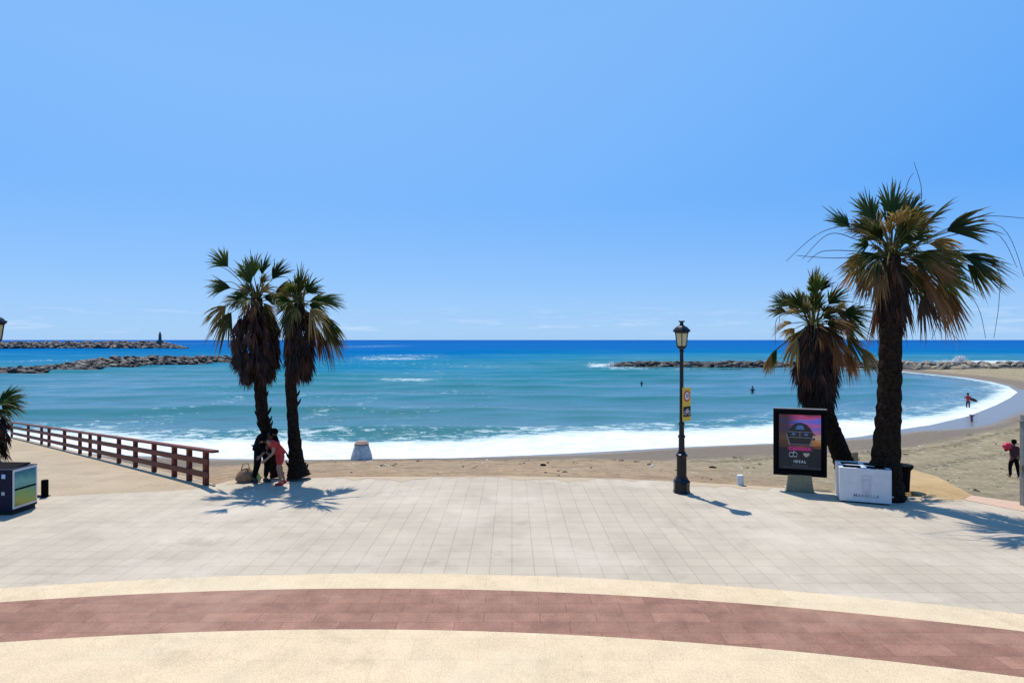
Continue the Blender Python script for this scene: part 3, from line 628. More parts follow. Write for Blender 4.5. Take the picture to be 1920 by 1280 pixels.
# ------------------------------------------------------------------ palms
GREEN = [(.016, .045, .006), (.03, .075, .010), (.012, .032, .006), (.05, .09, .014)]
OLIVE = [(.10, .09, .018), (.24, .17, .045), (.05, .06, .012), (.32, .22, .07)]
BROWN = [(.13, .055, .02), (.22, .10, .035), (.06, .03, .014), (.28, .15, .055)]
SKIRT = [(.022, .011, .006), (.04, .015, .008), (.014, .008, .005), (.09, .032, .015), (.02, .011, .006)]
def frond(mb, H, C, kind, Lb, spread=50, n=26, r=None, hang=0.0, pet=.55, petw=.020):
    r = r or rnd; pal = {'g': GREEN, 'o': OLIVE, 'b': BROWN, 's': SKIRT}[kind]
    v = C-H; B = H+v*pet; up = Vector((0, 0, 1))
    mid = H+v*pet*.5+up*(.10*v.length*(1 if kind != 's' else .2))
    pc = (.10, .11, .03) if kind in 'go' else ((.22, .12, .05) if kind == 'b' else (.06, .03, .02))
    pts = [H, (H*.25+mid*.5+B*.25), B]
    mb.cur = pc; mb.tube(pts, [petw, petw*.8, petw*.5], 4)
    D = (C-B).normalized(); D = (D+Vector((0, 0, -hang))).normalized()
    S = D.cross(Vector((r.uniform(-.5, .5), -1, r.uniform(-.4, .4)))).normalized()      # fans mostly face the viewer and the land
    if r.random() < .2: S = (S*math.cos(1.0)+D.cross(S)*math.sin(1.0)).normalized()
    Nn = S.cross(D).normalized(); cup = r.uniform(.1, .45); base_c = r.choice(pal); ws = Lb*.014+.007
    for i in range(n):
        a = R(spread)*((i+.5)/n*2-1)+r.uniform(-.03, .03); f = abs(a)/R(spread)
        d = (D*math.cos(a)+S*math.sin(a)+Nn*cup*(1-math.cos(a))*2).normalized()
        l = Lb*(1-.28*f*f)*r.uniform(.66, 1.1); dr = r.uniform(.05, .24)+hang*.15+.14*f
        if kind in 'bo': dr += .22*r.random()
        c0 = base_c; tip = r.choice(OLIVE if kind == 'g' else (BROWN if kind == 'o' else pal)); sh = r.uniform(.7, 1.25)
        pr_ = None; pw = Nn.cross(d).normalized(); pw = (pw+Nn*r.uniform(-.8, .8)).normalized()
        tw = r.uniform(-.12, .12)
        for t, wd in ((0, .4), (.3, 1), (.62, .9), (.85, .5), (1, .06)):
            p = B+d*l*t+Vector((0.05*t*t*l, 0, -dr*l*t**2.4))+S*tw*l*t*t
            q = max(0, (t-.55)/.45)*(.75 if kind == 'g' else .6)
            cc = tuple((c0[k]*(1-q)+tip[k]*q)*sh for k in range(3))
            e = (mb.vert(p-pw*ws*wd, cc), mb.vert(p+pw*ws*wd, cc))
            if pr_: mb.face((pr_[0], pr_[1], e[1], e[0]))
            pr_ = e
def palm(label, trunk, fronds, skirt, stalks, px2, d0, seed, boots=0, hub_r=.16, extra=10, ex_r=(1.0, 1.6), Lb=1.0, group=None):
    """trunk: [(px, py, depth, radius)] bottom to hub; fronds: [(px, py, kind, blade, hang)] ; all turned into metres round the hub"""
    r = random.Random(seed); tp = [P(a, b, c) for a, b, c, _ in trunk]; tr = [q[3] for q in trunk]
    root = empty('palm_tree', tp[0]); tag(root, label, 'palm tree', group); off = tp[0]; H = tp[-1]-off; d = trunk[-1][2]; sc = d/F
    # trunk: smooth curve with leaf-scar rings
    mb = MB(); pts = []; rad = []
    nn = 60
    for i in range(nn+1):
        s_ = i/nn*(len(tp)-1); k = min(int(s_), len(tp)-2); q = s_-k; q2 = q*q*(3-2*q)*.35+q*.65
        pts.append(tp[k].lerp(tp[k+1], q2)-off); rad.append((tr[k]*(1-q)+tr[k+1]*q)*(1+.045*math.sin(i*2.1)+r.uniform(-.03, .03)))
    mb.tube(pts, rad, 16, jit=.035)
    for k in range(boots):
        t = r.uniform(.12, .8); i = int(t*nn); a = r.uniform(0, 6.28); c = pts[i]; rr = rad[i]
        o_ = Vector((math.cos(a), math.sin(a), 0)); p0 = c+o_*rr*.8; L_ = r.uniform(.07, .16)
        mb.tube([p0, p0+o_*L_*.6+Vector((0, 0, L_*.8)), p0+o_*L_*.9+Vector((0, 0, L_*1.5))], [.05, .035, .01], 5)
    mb.build('trunk', M['bark'], root, smooth=False)
    # crown
    mb = MB()
    for px, py, kind, lb, hang in fronds:
        C = Vector(((px-px2[0])*sc, r.uniform(-.9, .9), -(py-px2[1])*sc))+H
        if abs(px-px2[0]) > 90/ (d/17): C.y = H.y+r.uniform(-.5, .5)
        v = C-H; l = v.length; frond(mb, H+Vector((r.uniform(-.06, .06), r.uniform(-.06, .06), r.uniform(-.15, .1))), C, kind, lb, r.uniform(20, 30) if kind == 'b' else r.uniform(26, 44), 34, r, hang, pet=max(.45, 1-lb*.5/l))
    for k in range(extra):
        a = r.uniform(0, 6.28); e = r.uniform(-.45, 1.25); l = r.uniform(*ex_r)*.85
        C = H+Vector((math.cos(a)*math.cos(e)*l*.75, math.sin(a)*math.cos(e)*l, math.sin(e)*l))
        frond(mb, H, C, r.choice('ggoo') if e > -.1 else r.choice('ob'), Lb*r.uniform(.7, .95), r.uniform(26, 45), 26, r, .3 if e < 0 else .05)
    for k in range(16):                                              # young spears and leaf bases packed round the heart
        a = r.uniform(0, 6.28); o_ = Vector((math.cos(a)*.35, math.sin(a)*.35, r.uniform(.5, 1))); mb.cur = r.choice(OLIVE)
        mb.tube([H-Vector((0, 0, .25))+o_*.1, H+o_*r.uniform(.35, .8)], [.035, .012], 4)
    mb.build('crown', M['leaf'], root, col=True)
    # hanging skirt of dead leaves; profile = [(py, left px, right px)]
    if skirt:
        mb = MB(); prof, cnt = skirt
        for k in range(cnt):
            t = r.random()**.85; s_ = t*(len(prof)-1); i = min(int(s_), len(prof)-2); q = s_-i
            py = prof[i][0]*(1-q)+prof[i+1][0]*q; xl = prof[i][1]*(1-q)+prof[i+1][1]*q; xr = prof[i][2]*(1-q)+prof[i+1][2]*q
            cx = (xl+xr)/2; hr = (xr-xl)/2*sc; a = r.uniform(0, 6.28); rr = hr*r.uniform(.55, .98)
            end = Vector(((cx-px2[0])*sc+math.cos(a)*rr, math.sin(a)*rr*.9, -(py-px2[1])*sc))+H
            lb = r.uniform(.38, .75)*Lb; st = end+Vector((-math.cos(a)*rr*.35, -math.sin(a)*rr*.35, lb*r.uniform(1.0, 1.3)))
            if st.z > H.z: st.z = H.z-.05
            frond(mb, st, st.lerp(end, .6), 's', lb, r.uniform(16, 30), 11, r, .7, pet=.3, petw=.018)
        mb.build('dead_leaf_skirt', M['dead'], root, col=True)
    if stalks:
        mb = MB()
        for st in stalks:
            pts = [H]+[Vector(((a-px2[0])*sc, r.uniform(-.25, .25), -(b-px2[1])*sc))+H for a, b in st]; mb.cur = r.choice([(.07, .06, .03), (.05, .05, .03), (.10, .07, .04)])
            # smooth through the points
            sm = []
            for i in range(len(pts)-1):
                p0, p1, p2, p3 = pts[max(i-1, 0)], pts[i], pts[i+1], pts[min(i+2, len(pts)-1)]
                for j in range(6):
                    t = j/6; sm.append(.5*((2*p1)+(p2-p0)*t+(2*p0-5*p1+4*p2-p3)*t*t+(3*p1-p0-3*p2+p3)*t**3))
            sm.append(pts[-1]); mb.tube(sm, [.014*(1-.55*i/len(sm)) for i in range(len(sm))], 4)
        mb.build('flower_stalk', M['dead'], root, col=True)
    return root
GP = 'palms along the promenade edge'
palm('tallest palm, on the right, with a full windswept crown and bare brown fans hanging', [(1665, 936, 16.9, .42), (1660, 870, 16.9, .36), (1666, 780, 16.9, .30), (1669, 690, 16.9, .275), (1671, 600, 16.9, .26), (1671, 540, 16.9, .27), (1672, 480, 16.9, .2)],
     [(1588, 395, 'g', 1.0, 0), (1632, 372, 'g', 1.1, 0), (1678, 362, 'g', 1.35, 0), (1665, 390, 'g', 1.1, 0), (1732, 368, 'g', 1.4, 0), (1748, 392, 'g', 1.2, .05), (1806, 410, 'g', 1.3, .1), (1720, 412, 'o', 1.0, .1), (1800, 440, 'o', 1.2, .25), (1830, 478, 'g', 1.2, .35),
      (1612, 432, 'o', 1.0, .2), (1582, 452, 'g', .9, .3), (1600, 490, 'o', .9, .6), (1618, 510, 'b', .9, .9), (1640, 420, 'o', .9, 0), (1762, 468, 'o', 1.1, .3), (1772, 500, 'g', 1.1, .5), (1808, 520, 'g', 1.2, .6), (1815, 552, 'b', 1.1, .9), (1772, 556, 'b', 1.1, 1.0),
      (1750, 520, 'o', 1.0, .8), (1722, 575, 'b', .85, 1.6), (1662, 585, 'b', .95, 1.8), (1690, 570, 'b', 1.0, 1.6), (1718, 510, 'g', 1.0, .8), (1640, 500, 'o', .9, .9), (1605, 520, 'b', .8, 1.0), (1790, 470, 'g', 1.1, .3), (1695, 430, 'g', 1.0, 0), (1800, 545, 'b', 1.0, 1.1),
      (1700, 540, 'o', .9, 1.3), (1645, 545, 'b', .85, 1.5), (1740, 540, 'b', .9, 1.1), (1845, 500, 'g', 1.1, .5)],
     ([(530, 1640, 1702), (570, 1636, 1704), (600, 1640, 1702), (628, 1648, 1698)], 80),
     [[(1720, 380), (1719, 300)], [(1700, 350), (1704, 326)], [(1800, 415), (1860, 402), (1916, 410)], [(1790, 430), (1870, 425), (1912, 525)], [(1780, 440), (1862, 435), (1905, 500)], [(1600, 430), (1535, 435), (1480, 486)], [(1610, 445), (1545, 440), (1497, 486)], [(1600, 470), (1540, 470), (1512, 490)],
      [(1770, 470), (1862, 500), (1870, 560), (1865, 632)], [(1760, 500), (1830, 560), (1842, 632)], [(1740, 560), (1760, 600), (1802, 640)], [(1740, 560), (1752, 600), (1752, 634)], [(1610, 478), (1560, 480), (1490, 478)]],
     (1672, 478), 16.9, 5, extra=50, ex_r=(1.1, 2.3), Lb=1.0, group=GP)
palm('squat leaning palm behind the advertising panel, with a thick brown skirt and tattered crown', [(1592, 900, 18.8, .30), (1578, 855, 18.8, .27), (1556, 800, 18.8, .25), (1540, 750, 18.8, .25), (1530, 680, 18.8, .25), (1524, 610, 18.8, .2)],
     [(1500, 522, 'g', .9, 0), (1512, 512, 'g', .85, 0), (1535, 512, 'o', .8, 0), (1548, 518, 'b', .75, .1), (1475, 548, 'g', .8, .1), (1490, 552, 'g', .8, 0), (1470, 565, 'o', .7, .2), (1560, 540, 'g', .8, .1), (1585, 570, 'g', .85, .3), (1605, 590, 'g', .85, .6), (1603, 560, 'o', .8, .3), (1592, 632, 'o', .85, .8), (1612, 648, 'b', .9, .9),
      (1620, 655, 'o', .7, 1.0), (1472, 645, 'o', .8, .9), (1458, 660, 'g', .7, .9), (1452, 668, 'o', .5, .9), (1595, 665, 'b', .7, 1.5), (1560, 600, 'b', .75, .7), (1570, 560, 'b', .7, .9), (1530, 540, 'b', .7, .1), (1500, 650, 'b', .7, 1.4), (1560, 650, 'b', .75, 1.3), (1540, 560, 'o', .75, .2), (1575, 610, 'b', .8, .8), (1515, 545, 'b', .7, .2), (1550, 585, 'b', .7, .7), (1525, 640, 's', .8, 1.6), (1545, 640, 's', .8, 1.6), (1600, 610, 'b', .7, .9)],
     ([(640, 1490, 1565), (665, 1480, 1574), (700, 1476, 1577), (735, 1488, 1574), (768, 1502, 1560)], 330), [[(1490, 580), (1462, 590), (1452, 640)], [(1480, 570), (1460, 560), (1456, 600)], [(1600, 600), (1640, 640), (1636, 668)]],
     (1523, 603), 18.8, 6, extra=30, ex_r=(.8, 1.7), Lb=.85, group=GP)
palm('left palm of the twin pair, its shaggy brown skirt over a stubbly trunk', [(520, 893, 19.5, .21), (508, 835, 19.5, .165), (492, 780, 19.5, .175), (487, 715, 19.5, .18), (484, 640, 19.5, .2), (481, 560, 19.5, .17)],
     [(472, 492, 'g', 1.0, 0), (460, 505, 'g', .95, 0), (488, 490, 'g', .8, 0), (430, 488, 'g', .8, 0), (521, 500, 'g', .85, 0), (402, 530, 'g', .95, .1), (398, 592, 'b', .9, .8), (412, 602, 'o', 1.0, 1.0), (535, 535, 'g', .9, .1), (510, 550, 'g', .9, .2), (450, 560, 'g', .7, .3), (405, 582, 'o', .8, .5),
      (505, 590, 'o', .8, .9), (455, 600, 'b', .8, 1.3), (530, 565, 'g', .8, .3)],
     ([(605, 446, 520), (630, 424, 534), (660, 420, 538), (690, 424, 536), (708, 436, 528), (724, 452, 508)], 430), [[(440, 515), (412, 500), (395, 488)], [(430, 530), (410, 540), (404, 558)]], (481, 562), 19.5, 8, boots=70, extra=16, ex_r=(.6, 1.1), Lb=.7, group=GP)
palm('right palm of the twin pair, slimmer, rising from a flared dark base', [(560, 893, 19.3, .36), (556, 868, 19.3, .23), (550, 800, 19.3, .165), (545, 720, 19.3, .165), (552, 640, 19.3, .2), (562, 570, 19.3, .16)],
     [(568, 518, 'g', 1.0, 0), (556, 530, 'g', .9, 0), (602, 535, 'g', .95, 0), (617, 556, 'g', .9, .15), (612, 590, 'o', 1.0, .4), (622, 608, 'g', 1.0, .6), (625, 625, 'o', .95, .8), (590, 560, 'g', .8, 0), (540, 560, 'g', .8, .2), (610, 640, 'b', .9, 1.0), (595, 610, 'b', .8, 1.0), (545, 595, 'o', .8, .8), (535, 540, 'g', .8, .1)],
     ([(605, 532, 590), (640, 526, 596), (675, 526, 598), (700, 528, 594), (720, 538, 584)], 300), None, (563, 572), 19.3, 9, boots=22, extra=14, ex_r=(.6, 1.05), Lb=.7, group=GP)
palm('low shaggy palm cut by the left edge of the photo, behind the blue cabinet', [(-34, 925, 17.6, .24), (-32, 860, 17.6, .2), (-30, 800, 17.6, .2), (-28, 768, 17.6, .15)],
     [(-10, 738, 'g', .7, .1), (-12, 752, 'g', .7, .3), (-12, 762, 'g', .65, .5), (-16, 730, 'g', .7, 0), (-14, 745, 'g', .7, .2), (-18, 770, 'o', .6, .6), (-40, 720, 'g', .9, 0), (-60, 745, 'g', .9, .2), (-6, 735, 'o', .6, 0), (-2, 750, 'g', .6, .1), (-50, 780, 'b', .8, .9)],
     ([(800, -70, 20), (820, -70, 24), (845, -66, 24), (875, -56, 14)], 170), None, (-28, 770), 17.6, 12, extra=4, ex_r=(.4, .6), Lb=.5, group=GP)

# ------------------------------------------------------------------ street lamps
def lamp(loc, sc, label):
    t = empty('street_lamp', loc); t.scale = (sc, sc, sc); tag(t, label, 'street lamp', 'street lamps on the promenade')
    mb = MB(); mb.lathe([(.235, 0), (.235, .05), (.22, .07), (.22, .26), (.235, .30), (.20, .36), (.165, .40), (.165, .44)], 8, rot0=.39)
    mb.lathe([(.135, .44), (.132, .98), (.155, 1.0), (.16, 1.05), (.12, 1.08), (.10, 1.14)], 16)
    mb.build('base', M['black'], t, bevel=.006)
    mb = MB(); mb.lathe([(.085, 1.14), (.08, 1.5), (.10, 1.52), (.10, 1.56), (.072, 1.6), (.066, 1.85), (.082, 1.87), (.082, 1.9), (.058, 1.94), (.050, 3.85), (.07, 3.88), (.05, 3.92)], 14)
    mb.build('pole', M['black'], t, smooth=False)
    f = MB(); f.lathe([(.05, 3.92), (.11, 3.97), (.145, 4.0), (.145, 4.03)], 6, rot0=.3)
    for k in range(6):
        a = .3+k*math.pi/3; f.bar((.14*math.cos(a), .14*math.sin(a), 4.02), (.19*math.cos(a), .19*math.sin(a), 4.40), .018, .018)
    f.lathe([(.20, 4.38), (.225, 4.41), (.235, 4.43)], 6, rot0=.3)
    ln = f.build('lantern', M['black'], t)
    g = MB(); g.lathe([(.128, 4.03), (.178, 4.385)], 6, rot0=.3); g.build('glass', M['glass'], ln)
    r = MB(); r.lathe([(.245, 4.43), (.225, 4.47), (.17, 4.54), (.09, 4.59), (.06, 4.60), (.045, 4.66), (.045, 4.68)], 12, rot0=.3)
    for k in range(6): a = .3+k*math.pi/3; r.box((.235*math.cos(a), .235*math.sin(a), 4.455), (.03, .03, .05))
    r.box((0, 0, 4.69), (.06, .05, .03)); 
    for s_ in (-1, 1): r.box((s_*.05, 0, 4.705), (.06, .04, .035), Matrix.Rotation(-s_*.4, 3, 'Y')); r.box((0, s_*.05, 4.705), (.04, .06, .035))
    r.build('cap', M['black'], ln)
    return t
lamp(G(1278, 923), 1.0, 'black street lamp with a yellow speed sign on its pole, right of centre')
lamp(P(-10, 637+5040/16.2, 16.2), 1.045, 'street lamp cut off at the left edge, only its lantern corner showing')

def text(name, s_, size, m, parent, loc, rot, ext=.002, sx=1.0, sp=1.0):
    c = bpy.data.curves.new('t', 'FONT'); c.body = s_; c.size = size; c.extrude = ext; c.align_x = 'CENTER'; c.align_y = 'CENTER'; c.space_character = sp; c.offset = size*.012
    o = bpy.data.objects.new('t', c); COL.objects.link(o); dg = bpy.context.evaluated_depsgraph_get(); me = bpy.data.meshes.new_from_object(o.evaluated_get(dg))
    bpy.data.objects.remove(o); me.materials.clear(); me.materials.append(m)
    q = bpy.data.objects.new(name, me); COL.objects.link(q); q.parent = parent; q.location = loc; q.rotation_euler = rot; q.scale = (sx, 1, 1); return q
def plain(name, c, r=.5): return mat(name, c, r)
# sign plate on the lamp (front faces -Y locally)
lp = G(1278, 923)
sg = empty('speed_sign', (lp.x+.10, lp.y-.075, 0), R(38)); tag(sg, 'narrow yellow sign with a red speed circle and cycle symbol on the lamp pole', 'sign')
sg.rotation_euler = (0, 0, R(40))
YE = plain('sign_yellow', (.72, .48, .06)); RE = plain('sign_red', (.55, .03, .015)); WH = plain('sign_white', (.75, .68, .66)); BK = plain('sign_black', (.015, .015, .02)); GY = plain('sign_grey', (.25, .25, .16))
mb = MB(); mb.box((0.03, 0, 2.435), (.36, .02, .92)); mb.build('plate', YE, sg, bevel=.004)
def disc(name, r, m, y, z, par, x=.03, n=28):
    mb = MB(); mb.lathe([(r, 0), (r, .003)], n); o = mb.build(name, m, par); o.rotation_euler = (R(90), 0, 0); o.location = (x, y, z); return o
disc('red_circle', .152, RE, -.011, 2.66, sg); disc('white_circle', .108, WH, -.015, 2.66, sg)
text('number', '10', .15, BK, sg, (.03, -.02, 2.66), (R(90), 0, 0), sx=.95)
mb = MB(); mb.box((.03, -.012, 2.235), (.33, .004, .28)); mb.build('cycle_panel', BK, sg)
mb = MB()
for s_ in (-1, 1):
    for k in range(16):
        a, b = k*math.pi/8, (k+1)*math.pi/8; mb.bar((.03+s_*.075+.05*math.cos(a), -.018, 2.20+.05*math.sin(a)), (.03+s_*.075+.05*math.cos(b), -.018, 2.20+.05*math.sin(b)), .004, .012)
for a, b in (((-.045, 2.20), (-.01, 2.28)), ((-.01, 2.28), (.07, 2.28)), ((-.01, 2.28), (.03, 2.2)), ((.03, 2.2), (.07, 2.28)), ((.105, 2.2), (.06, 2.31)), ((.04, 2.31), (.08, 2.31)), ((-.02, 2.30), (.0, 2.30))):
    mb.bar((a[0], -.018, a[1]), (b[0], -.018, b[1]), .004, .014)
mb.build('cycle_symbol', WH, sg)

# ------------------------------------------------------------------ advertising panel
ab = G(1502.5, 922.5); ad = empty('advertising_panel', (ab.x+.0, ab.y+.1, 0), R(-20)); ad.scale = (.885, 1, 1); tag(ad, 'black framed advertising poster panel with sunset picture on a tapered steel foot', 'advertising panel')
mb = MB(); mb.box((0, 0, .24), (.80, .22, .46), taper=.82); mb.box((0, 0, .006), (.86, .30, .012)); mb.build('foot', M['steel'], ad, bevel=.01)
mb = MB(); z0, z1, hw = .44, 2.28, .765
mb.box((0, 0, z0+.06), (hw*2, .16, .12)); mb.box((0, 0, z1-.05), (hw*2, .16, .10))
for s_ in (-1, 1): mb.box((s_*(hw-.045), 0, (z0+z1)/2+.01), (.09, .16, z1-z0-.225))
mb.box((0, .02, (z0+z1)/2+.01), (hw*2-.185, .10, z1-z0-.225)); mb.build('frame', M['rubber'], ad, bevel=.008)
mb = MB(); mb.box((0, 0, z1+.012), (hw*2, .17, .022)); mb.build('top_trim', M['galv'], ad)
def poster_mat():
    m = bpy.data.materials.new('poster_print'); m.use_nodes = True; t = m.node_tree; p = t.nodes['Principled BSDF']; K = t.links.new
    c = N(t, 'ShaderNodeTexCoord'); s_ = N(t, 'ShaderNodeSeparateXYZ'); K(c.outputs['Object'], s_.inputs[0])
    mp = N(t, 'ShaderNodeMapping'); mp.inputs['Scale'].default_value = (1.6, 1, 9); K(c.outputs['Object'], mp.inputs[0])
    n = N(t, 'ShaderNodeTexNoise', i_Scale=1.3, i_Detail=4.0); K(mp.outputs[0], n.inputs['Vector'])
    a = N(t, 'ShaderNodeMath', operation='MULTIPLY_ADD'); a.inputs[1].default_value = .42; K(n.outputs[0], a.inputs[0]); K(s_.outputs[2], a.inputs[2])
    q = N(t, 'ShaderNodeMapRange', i_From_Min=1.35, i_From_Max=2.40); K(a.outputs[0], q.inputs[0])
    r = N(t, 'ShaderNodeValToRGB'); e = r.color_ramp.elements; e[0].color = (.02, .012, .015, 1); e[1].color = (.01, .015, .04, 1); e[1].position = 1
    for ps, cc in ((.10, (.26, .07, .015)), (.22, (.70, .20, .04)), (.34, (.80, .48, .25)), (.45, (.70, .18, .24)), (.55, (.16, .16, .55)), (.66, (.70, .12, .28)), (.78, (.06, .18, .70)), (.88, (.85, .06, .18))):
        z = e.new(ps); z.color = (*cc, 1)
    K(q.outputs[0], r.inputs[0])
    # left side of the print is a dark town
    lx = N(t, 'ShaderNodeMapRange', i_From_Min=-.35, i_From_Max=.05, i_To_Min=.12, i_To_Max=1.0); K(s_.outputs[0], lx.inputs[0])
    x = N(t, 'ShaderNodeMix', data_type='RGBA', blend_type='MULTIPLY'); x.inputs[0].default_value = 1; K(r.outputs[0], x.inputs[6]); K(lx.outputs[0], x.inputs[7])
    K(x.outputs[2], p.inputs['Base Color']); p.inputs['Roughness'].default_value = .25; return m
mb = MB(); mb.poly([(-.60, -.034, 1.21), (.60, -.034, 1.21), (.60, -.034, 2.13), (-.60, -.034, 2.13)]); pp = mb.build('poster', poster_mat(), ad)
DK = plain('poster_dark', (.010, .010, .014), .5); PL = plain('poster_line', (.20, .20, .20), .4); PB = plain('poster_blue', (.06, .16, .34), .3); PK = plain('poster_pink', (.85, .04, .26), .4); PW = plain('poster_white', (.75, .75, .72), .4)
mb = MB(); mb.poly([(-.60, -.034, .62), (.60, -.034, .62), (.60, -.034, 1.208), (-.60, -.034, 1.208)]); mb.build('poster_caption', DK, pp)
# the dark car on the print
car = MB(); y = -.037
def pol(mb, pts, m=0, y=-.037): mb.poly([(a, y, b) for a, b in pts], m)
pol(car, [(-.30, 1.27), (.26, 1.27), (.33, 1.45), (.40, 1.60), (.30, 1.76), (.20, 1.86), (.04, 1.91), (-.12, 1.89), (-.24, 1.80), (-.34, 1.66), (-.37, 1.55)], 0)
pol(car, [(-.13, 1.72), (.13, 1.72), (.09, 1.84), (-.07, 1.84)], 1, -.039)
for s_ in (-1, 1):
    pol(car, [(s_*.38-.01, 1.60), (s_*.38+.01, 1.60), (s_*.30+.025, 1.28), (s_*.30-.015, 1.28)] if s_ > 0 else [(-.40, 1.60), (-.375, 1.60), (-.27, 1.28), (-.31, 1.28)], 2, -.039)
    pol(car, [(s_*.18-.06, 1.56), (s_*.18+.06, 1.56), (s_*.18+.04, 1.62), (s_*.18-.04, 1.62)], 1, -.039)
for z_, w_ in ((1.645, .34), (1.49, .32), (1.30, .26)): pol(car, [(-w_, z_), (w_, z_), (w_, z_+.016), (-w_, z_+.016)], 2, -.040)
pol(car, [(-.01, 1.52), (.012, 1.52), (.012, 1.645), (-.01, 1.645)], 2, -.041)
for s_ in (0, 1): pol(car, [(.30, 1.42+s_*.12), (.44, 1.45+s_*.12), (.42, 1.50+s_*.12), (.32, 1.47+s_*.12)], 0, -.038)
car.build('car_picture', [plain('poster_black', (.008, .008, .012), .3), PB, PL], pp)
mb = MB(); pol(mb, [(-.35, 1.135), (.35, 1.135), (.35, 1.235), (-.35, 1.235)], 0, -.038); mb.build('title_bar', plain('poster_magenta', (.22, .008, .06), .4), pp)
RX = (R(90), 0, 0)
text('title', 'CARRERA', .125, PK, pp, (0, -.041, 1.185), RX, .001, 1.15)
text('heading', '· · ·  ··· · ··', .05, PW, pp, (0, -.041, 2.09), RX, .0005) if False else None
text('caption', 'IDEAL', .10, PW, pp, (0, -.037, .83), RX, .001, 1.0, 1.45)
mb = MB()
for s_ in (-1, 1):
    for k in range(20):
        a, b = k*math.pi/10, (k+1)*math.pi/10; mb.bar((-.19+s_*.055+.062*math.cos(a), -.037, 1.02+.062*math.sin(a)), (-.19+s_*.055+.062*math.cos(b), -.037, 1.02+.062*math.sin(b)), .002, .012)
mb.bar((-.19, -.037, 1.07), (-.16, -.037, 1.13), .002, .012); mb.build('ring_logo', PW, pp)
mb = MB(); pol(mb, [(.17, .97), (.20, .97), (.27, 1.02), (.28, 1.08), (.19, 1.075), (.10, 1.08), (.11, 1.01)], 0, -.037); mb.build('shield_logo', plain('poster_cream', (.42, .38, .26), .4), pp)
mb = MB(); pol(mb, [(-.22, .72), (.24, .72), (.24, .727), (-.22, .727)], 0, -.037); pol(mb, [(-.50, .665), (.58, .665), (.58, .671), (-.50, .671)], 0, -.037); mb.build('fine_line', PL, pp)
mb = MB(); pol(mb, [(-.10, 1.98), (.42, 1.98), (.42, 2.0), (-.10, 2.0)], 0, -.037); mb.build('slogan_line', plain('poster_rose', (.62, .2, .3), .4), pp)

# ------------------------------------------------------------------ white box bin
f0 = G(1574, 940); f1 = G(1672, 948); wd = (f1-f0); bw = wd.length; bz = .875; by = 1.05
bx = empty('waste_box', f0, math.atan2(wd.y, wd.x)); tag(bx, 'white metal box with four square openings on top and a grey crest on its front', 'bin')
mb = MB()
mb.box((bw/2, .0125, bz/2+.02), (bw, .025, bz-.04)); mb.box((bw/2, by-.0125, bz/2+.02), (bw, .025, bz-.04))
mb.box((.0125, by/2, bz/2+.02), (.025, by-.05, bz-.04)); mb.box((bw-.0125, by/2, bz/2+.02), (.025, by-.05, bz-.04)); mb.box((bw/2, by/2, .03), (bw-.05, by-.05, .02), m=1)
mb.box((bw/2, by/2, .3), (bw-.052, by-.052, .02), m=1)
mb.build('body', [M['white_metal'], M['dark']], bx, bevel=.004)
mb = MB()
for x0, x1 in ((0, .10), (bw/2-.06, bw/2+.06), (bw-.10, bw)): mb.box(((x0+x1)/2, by/2, bz+.008), (x1-x0, by, .016))
for y0, y1 in ((0, .09), (by/2-.04, by/2+.04), (by-.09, by)):
    mb.box(((.10+bw/2-.06)/2, (y0+y1)/2, bz+.008), (bw/2-.16, y1-y0, .016)); mb.box(((bw-.10+bw/2+.06)/2, (y0+y1)/2, bz+.008), (bw/2-.16, y1-y0, .016))
mb.build('top_frame', M['white_metal'], bx)
mb = MB()
for x0, x1 in ((.10, bw/2-.06), (bw/2+.06, bw-.10)):
    for y0, y1 in ((.09, by/2-.04), (by/2+.04, by-.09)):
        cx, cy = (x0+x1)/2, (y0+y1)/2
        mb.box((cx, y0+.006, bz-.14), (x1-x0, .012, .26)); mb.box((cx, y1-.006, bz-.14), (x1-x0, .012, .26)); mb.box((x0+.006, cy, bz-.14), (.012, y1-y0-.026, .26)); mb.box((x1-.006, cy, bz-.14), (.012, y1-y0-.026, .26))
mb.build('liner', M['rubber'], bx)
mb = MB(); mb.box((bw/2, by/2, .01), (bw-.1, by-.1, .02)); mb.build('plinth', M['dark'], bx)
mb = MB(); mb.box((bw+.03, .12, .20), (.06, .05, .025)); mb.build('latch', M['white_metal'], bx)
text('lettering', 'MARBELLA', .115, M['lettering'], bx, (bw*.52, -.002, .20), RX, .002, 1.0, 1.1)
mb = MB(); cx = bw*.52
def ol(pts, w=.009):
    for a, b in zip(pts, pts[1:]+pts[:1]): mb.bar((cx+a[0], -.003, a[1]), (cx+b[0], -.003, b[1]), .004, w)
ol([(-.10, .60), (.10, .60), (.105, .42), (.06, .33), (0, .30), (-.06, .33), (-.105, .42)]); ol([(-.075, .575), (.075, .575), (.08, .43), (0, .335), (-.08, .43)], .006)
ol([(-.10, .63), (-.11, .72), (-.06, .68), (-.03, .74), (0, .69), (.03, .74), (.06, .68), (.11, .72), (.10, .63)])
ol([(-.05, .50), (0, .54), (.05, .50), (.05, .44), (-.05, .44)], .006); ol([(-.12, .30), (0, .265), (.12, .30), (0, .28)], .007)
mb.build('crest', M['emblem'], bx)

